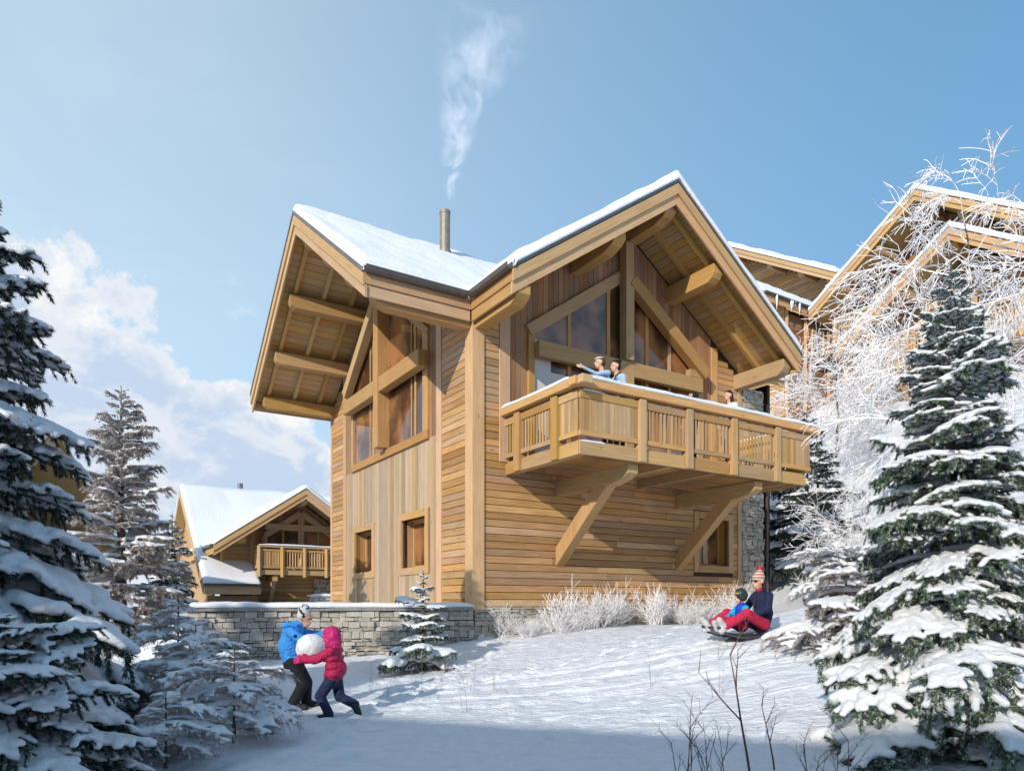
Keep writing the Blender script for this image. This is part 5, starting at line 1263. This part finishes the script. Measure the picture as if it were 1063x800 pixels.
cap_part(p, 'hood', [(hfn(-.03,0,.03), .098, hfn(-.03,0,.005), .10), (hfn(.0,-.035,.055), .06, hfn(.0,.035,.055), .06), (hfn(-.05,0,-.06), .085, hfn(-.04,0,-.09), .08), (hfn(-.0,-.07,-.02), .035, hfn(.0,-.06,-.08), .035), (hfn(-.0,.07,-.02), .035, hfn(.0,.06,-.08), .035), (hfn(.02,-.03,-.10), .035, hfn(.02,.03,-.10), .035)], C_HOOD, .011, 3)

# ---- the two on the sled
SX, SY = 3.42, 9.75; SZ = gz(SX-.25, SY-.12); SR = math.radians(197)
s_ = thing('sled', 'low dark plastic sled under the adult and child riding down the snow', 'sled', (SX, SY, SZ), SR)
m = MB()
prof = [(-.35,.13),(-.30,.07),(-.1,.05),(.5,.05),(.72,.09),(.84,.17)]
for i in range(len(prof)-1):
    (xa, za), (xb, zb) = prof[i], prof[i+1]; m.hexa([(xa,-.24,za-.02),(xb,-.24,zb-.02),(xb,.24,zb-.02),(xa,.24,za-.02),(xa,-.24,za+.01),(xb,-.24,zb+.01),(xb,.24,zb+.01),(xa,.24,za+.01)], .3, .4, .03)
m.build('seat', plain('dark_plastic', (.02, .022, .03), .35), s_, .01)
for q in (-1, 1):
    m = MB(); m.tube([(-.36,q*.22,.12),(-.2,q*.23,.03),(.5,q*.23,.02),(.78,q*.22,.09),(.86,q*.2,.18)], .018, 8); m.build('runner', plain('runner_metal', (.1,.1,.11), .35, .6), s_)
p = thing('person', 'adult in navy jacket, sunglasses and striped bobble hat sitting at the back of the sled', 'adult', (SX, SY, SZ+.06), SR)
hc, hfn = head_caps((.03, 0, .775), (1, .1, -.05), 1.08)
cps = [((-.02,0,.16), .155, (-.06,0,.30), .15, C_NAVY), ((-.06,0,.30), .15, (-.05,0,.50), .145, C_NAVY), ((-.05,0,.50), .14, (-.02,0,.62), .075, C_NAVY), ((-.02,0,.63), .065, (.0,0,.66), .062, C_RED), ((-.02,0,.62), .055, (.0,0,.72), .050, SKIN)]
for q in (-1, 1):
    cps += [((.02,q*.11,.14), .10, (.40,q*.24,.30), .078, C_RED), ((.40,q*.24,.30), .075, (.76,q*.22,.10), .058, C_RED), ((.76,q*.22,.10), .058, (.84,q*.22,.21), .046, BOOT_G), ((.76,q*.22,.09), .055, (.80,q*.22,.05), .05, BOOT_G),
            ((-.04,q*.17,.56), .068, (.06,q*.27,.36), .060, C_NAVY), ((.06,q*.27,.36), .058, (.29,q*.20,.28), .048, C_NAVY)]
    cps += hand_caps((.30,q*.20,.28), (1,-q*.4,-.2), (0,-q*.3,1), (0,q,.2), C_BLACK, 1.05, .7, .012)
figure(p, cps+hc, .012)
cap_part(p, 'striped_hat', [(hfn(-.02,0,.055), .092, hfn(-.025,0,.09), .078), (hfn(-.03,0,.11), .06, hfn(-.045,0,.15), .03), (hfn(-.0,q*.0,.045), .09, hfn(-.02,0,.05), .09)] if True and (q := 1) else [], HAT_S)
cap_part(p, 'bobble', [(hfn(-.05,0,.185), .040, hfn(-.05,0,.186), .040)], C_RED, .01)
cap_part(p, 'sunglasses', [(hfn(.073,-.042,.012), .019, hfn(.075,-.022,.010), .019), (hfn(.075,.022,.010), .019, hfn(.073,.042,.012), .019), (hfn(.074,-.02,.014), .006, hfn(.074,.02,.014), .006)], LENS, .006, 1)
cap_part(p, 'hair', [(hfn(-.03,q*.07,-.02), .035, hfn(-.04,q*.07,-.13), .028) for q in (-1, 1)]+[(hfn(-.07,-.04,-.02), .045, hfn(-.08,-.03,-.12), .04), (hfn(-.07,.04,-.02), .045, hfn(-.08,.03,-.12), .04)], HAIR_D)
p = thing('person', 'small child in cobalt jacket and dark helmet sitting in front on the sled', 'child', (SX+math.cos(SR)*.32, SY+math.sin(SR)*.32, SZ+.06), SR)
hc, hfn = head_caps((.02, 0, .545), (1, -.1, 0), .95)
cps = [((.0,0,.13), .115, (-.02,0,.25), .115, C_COBALT), ((-.02,0,.25), .115, (-.01,0,.36), .10, C_COBALT), ((-.01,0,.37), .09, (.01,0,.43), .055, C_COBALT), ((.0,0,.42), .042, (.01,0,.49), .042, SKIN)]
for q in (-1, 1):
    cps += [((.03,q*.07,.12), .078, (.25,q*.11,.20), .066, C_RED), ((.25,q*.11,.20), .062, (.47,q*.11,.08), .052, C_RED), ((.48,q*.11,.08), .052, (.53,q*.11,.17), .042, BOOT_G),
            ((.0,q*.11,.37), .055, (.08,q*.17,.25), .050, C_CYAN), ((.08,q*.17,.25), .048, (.22,q*.12,.22), .040, C_CYAN)]
    cps += hand_caps((.22,q*.12,.22), (1,-q*.3,-.2), (0,-q*.3,1), (0,q,.2), C_BLACK, .8, .6, .012)
figure(p, cps+hc, .010); add_eyes(p, hfn, .95)
cap_part(p, 'helmet', [(hfn(-.015,0,.045), .096, hfn(-.02,0,.03), .10), (hfn(-.03,-.04,-.01), .06, hfn(-.03,.04,-.01), .06)], HELM, .010)
cap_part(p, 'goggles', [(hfn(.058,-.045,.052), .020, hfn(.066,.0,.055), .022), (hfn(.066,.0,.055), .022, hfn(.058,.045,.052), .020)], plain('goggle_lens', (.35,.30,.05), .15, spec=.8), .008, 2)
cap_part(p, 'chin_strap', [(hfn(-.0,q*.078,-.02), .010, hfn(.03,q*.02,-.10), .010) for q in (-1, 1)], C_BLACK, .008, 1)

for o_ in [q for q in bpy.data.objects if q.name in ('sled',) or (q.get('category') in ('adult', 'child') and abs(q.location.x-SX) < .6 and abs(q.location.y-SY) < .5)]:
    o_.scale = (.92, .92, .92); o_.location.x += (SX-o_.location.x)*.08; o_.location.y += (SY-o_.location.y)*.08
# ---- people on the big balcony; x towards the left end of the railing
def on_balcony(lx_, ly_, z_): q = HC+HV*lx_+HU*ly_; return (q[0], q[1], z_+CAMH)
DZK = 2.967
def standing(name_label, cat, lx_, ly_, face, Ht, top, legs, hair=HAIR_D, arms=None, lean=0., head_turn=0., hairstyle='short', headband=None, skirt=False):
    s = Ht/1.72; p = thing('person', name_label, cat, on_balcony(lx_, ly_, DZK), face, 'people on the big balcony')
    L = lambda z: lean*max(0, z-.9)
    hd = (math.cos(head_turn), math.sin(head_turn), -.03); P = lambda x, y, z: np.array(((x+L(z))*s, y*s, z*s))
    hc, hfn = head_caps(P(.03, 0, 1.60), hd, s*1.03)
    cps = [(P(0,-.06,.95), .115*s, P(0,.06,.95), .115*s, legs), (P(0,0,1.05), .125*s, P(0,0,1.2), .13*s, top), (P(0,-.08,1.22), .115*s, P(0,.08,1.22), .115*s, top), (P(0,-.12,1.37), .075*s, P(0,.12,1.37), .075*s, top), (P(0,0,1.38), .06*s, P(.01,0,1.52), .050*s, SKIN)]
    for q in (-1, 1):
        cps += [(P(0,q*.09,.92), .088*s, P(.02,q*.10,.50), .060*s, legs), (P(.02,q*.10,.50), .058*s, P(-.01,q*.10,.10), .045*s, legs), (P(-.01,q*.10,.06), .042*s, P(.13,q*.11,.04), .034*s, BOOT)]
    arms = arms or {}
    for q in (-1, 1):
        el_, wr, fw = arms.get(q, ((.03,q*.24,1.10), (.16,q*.20,.92), (1,0,-.6))); sh = P(0,q*.185,1.37); e = P(*el_); w_ = P(*wr)
        cps += [(sh, .056*s, e, .045*s, top), (e, .043*s, w_, .030*s, SKIN if arms.get('bare') else top)]; cps += hand_caps(w_, fw, (0,-q*.3,1), (0,q,.2), SKIN, s, .4, .0095)
    figure(p, cps+hc, .012, 3); add_eyes(p, hfn, s)
    hs = [(hfn(-.03,0,.045), .088*s, hfn(-.04,0,.01), .088*s), (hfn(-.0,-.03,.075), .052*s, hfn(.0,.03,.075), .052*s)]
    if hairstyle == 'bun': hs += [(hfn(-.10,0,.11), .040*s, hfn(-.11,0,.115), .042*s)]
    if hairstyle == 'long': hs += [(hfn(-.05,-.05,.0), .05*s, hfn(-.06,-.07,-.20), .042*s), (hfn(-.05,.05,.0), .05*s, hfn(-.06,.07,-.20), .042*s), (hfn(-.09,0,-.02), .05*s, hfn(-.10,0,-.22), .045*s)]
    cap_part(p, 'hair', hs, hair, .012)
    if headband is not None: cap_part(p, 'headband', [(hfn(.0+.07*math.cos(a), .085*math.sin(a), .075), .014*s, hfn(.0+.07*math.cos(a+.5), .085*math.sin(a+.5), .075), .014*s) for a in np.arange(-1.8, 1.8, .5)], headband, .008, 1)
    return p, P
FL = HROT+math.pi          # facing towards the left end of the balcony
p, P = standing('man with white headband leaning on the balcony railing and pointing left', 'adult', 1.72, -2.18, FL-.15, 1.74, C_LBLUE, C_DENIM, HAIR_B,
   {1: ((.28,.22,1.30), (.55,.24,1.38), (1,.1,.15)), -1: ((.24,-.26,1.20), (.46,-.18,1.20), (1,.2,0))}, .20, -.15, 'short', C_WHITE)
p, P = standing('woman with dark bun and black bag strap standing behind the pointing man', 'adult', 2.08, -2.12, FL-.1, 1.76, C_LBLUE, C_DENIM, HAIR_D, None, .10, 0, 'bun')
cap_part(p, 'bag_strap', [(P(.10,.10,1.40), .014, P(.13,.0,1.22), .014), (P(.13,.0,1.22), .014, P(.12,-.12,1.02), .014), (P(.10,.10,1.40), .014, P(0,.12,1.46), .014)], C_BLACK, .008, 1)
p, P = standing('dark haired youngster in grey barely showing above the balcony railing', 'child', 4.19, -2.05, FL-.4, 1.52, C_GREY, C_NAVY, HAIR_D, None, .0, -.5, 'short')
p, P = standing('woman with long dark hair and white top at the right of the balcony', 'adult', 5.36, -2.05, FL-.1, 1.72, C_WHITE, C_GREY, HAIR_D, None, .06, 0, 'long')
# ---- far figure on the little chalet's balcony
q = OB+HV*1.95-HU*.75
def far_person():
    p = thing('person', 'distant figure in an orange jacket on the balcony of the small left chalet', 'adult', (q[0], q[1], 1.42+CAMH), HROT-1.6)
    hc, hfn = head_caps((.02,0,1.58), (1,0,0), 1.03)
    cps = [((0,0,.95), .13, (0,0,1.2), .14, C_ORANGE), ((0,-.1,1.35), .085, (0,.1,1.35), .085, C_ORANGE), ((0,0,1.38), .06, (0,0,1.5), .05, SKIN)]
    for s in (-1, 1): cps += [((0,s*.09,.92), .09, (0,s*.1,.5), .06, C_NAVY), ((0,s*.1,.5), .06, (0,s*.1,.05), .05, C_NAVY), ((0,s*.1,.04), .04, (.12,s*.1,.04), .035, BOOT), ((0,s*.18,1.36), .06, (.05,s*.25,1.1), .05, C_ORANGE), ((.05,s*.25,1.1), .05, (.2,s*.2,1.05), .035, C_ORANGE)]+hand_caps((.2,s*.2,1.05), (1,0,0), (0,-s*.3,1), (0,s,.2), SKIN, 1, .4)
    figure(p, cps+hc, .013, 3); cap_part(p, 'hair', [(hfn(-.03,0,.045), .09, hfn(-.04,0,.01), .09)], HAIR_D)
far_person()

# ================================================================== smoke from the flue
fx = wpos(HC, 1.3, 3.85); fz = 9.38-SL*abs(3.85-R1)+1.34+CAMH
def smoke():
    me = bpy.data.meshes.new('smoke'); bm = bmesh.new()
    # a leaning, widening column; the drift follows the wind to the right
    rings = []; n = 16
    for i in range(15):
        t = i/14; z = .02+t*5.4; r_ = .24+.50*t+1.3*t*t; x = .10+.55*t*t+.75*t-.35*math.sin(t*3.1)*.4; rings.append([bm.verts.new((x+r_*math.cos(a), r_*.9*math.sin(a), z)) for a in (2*math.pi*k/n for k in range(n))])
    for a, b in zip(rings[:-1], rings[1:]):
        for k in range(n): bm.faces.new((a[k], a[(k+1)%n], b[(k+1)%n], b[k]))
    bm.faces.new(rings[0][::-1]); bm.faces.new(rings[-1]); bm.to_mesh(me); bm.free()
    m = bpy.data.materials.new('smoke'); m.use_nodes = True; m.node_tree.nodes.clear(); t = NT(m.node_tree); o = t.n('ShaderNodeOutputMaterial'); v = t.n('ShaderNodeVolumePrincipled'); t.l(v.outputs[0], o.inputs['Volume'])
    v.inputs['Color'].default_value = (.93, .95, 1, 1); v.inputs['Anisotropy'].default_value = -.35
    tcn = t.n('ShaderNodeTexCoord').outputs['Object']; s = t.n('ShaderNodeSeparateXYZ'); t.l(tcn, s.inputs[0])
    z = t.m('DIVIDE', s.outputs[2], 5.4); xc = t.m('ADD', t.m('ADD', .10, t.m('MULTIPLY', z, .75)), t.m('SUBTRACT', t.m('MULTIPLY', t.m('MULTIPLY', z, z), .55), t.m('MULTIPLY', t.m('SINE', t.m('MULTIPLY', z, 3.1)), .14)))
    rad = t.m('ADD', t.m('ADD', .24, t.m('MULTIPLY', z, .50)), t.m('MULTIPLY', t.m('MULTIPLY', z, z), 1.3))
    dx = t.m('SUBTRACT', s.outputs[0], xc); dd = t.m('DIVIDE', t.m('SQRT', t.m('ADD', t.m('MULTIPLY', dx, dx), t.m('MULTIPLY', s.outputs[1], s.outputs[1]))), rad)
    n1_ = t.noise(tcn, 1.5, 6, .62, .45); fall = t.mr(dd, .1, .95, 1, 0); ends = t.m('MULTIPLY', t.mr(z, .03, .12), t.mr(z, .72, 1.0, 1, 0))
    gaps = t.mr(n1_, .47, .60); d_ = t.m('MULTIPLY', t.m('MULTIPLY', fall, ends), gaps)
    t.l(t.m('MULTIPLY', d_, t.mr(z, 0, 1, 2.6, .6)), v.inputs['Density'])
    o_ = link('smoke', me, None, [m]); o_.location = (fx[0], fx[1], fz); tag(o_, 'thin white wood smoke drifting up from the flue pipe', 'smoke'); return o_
smoke()
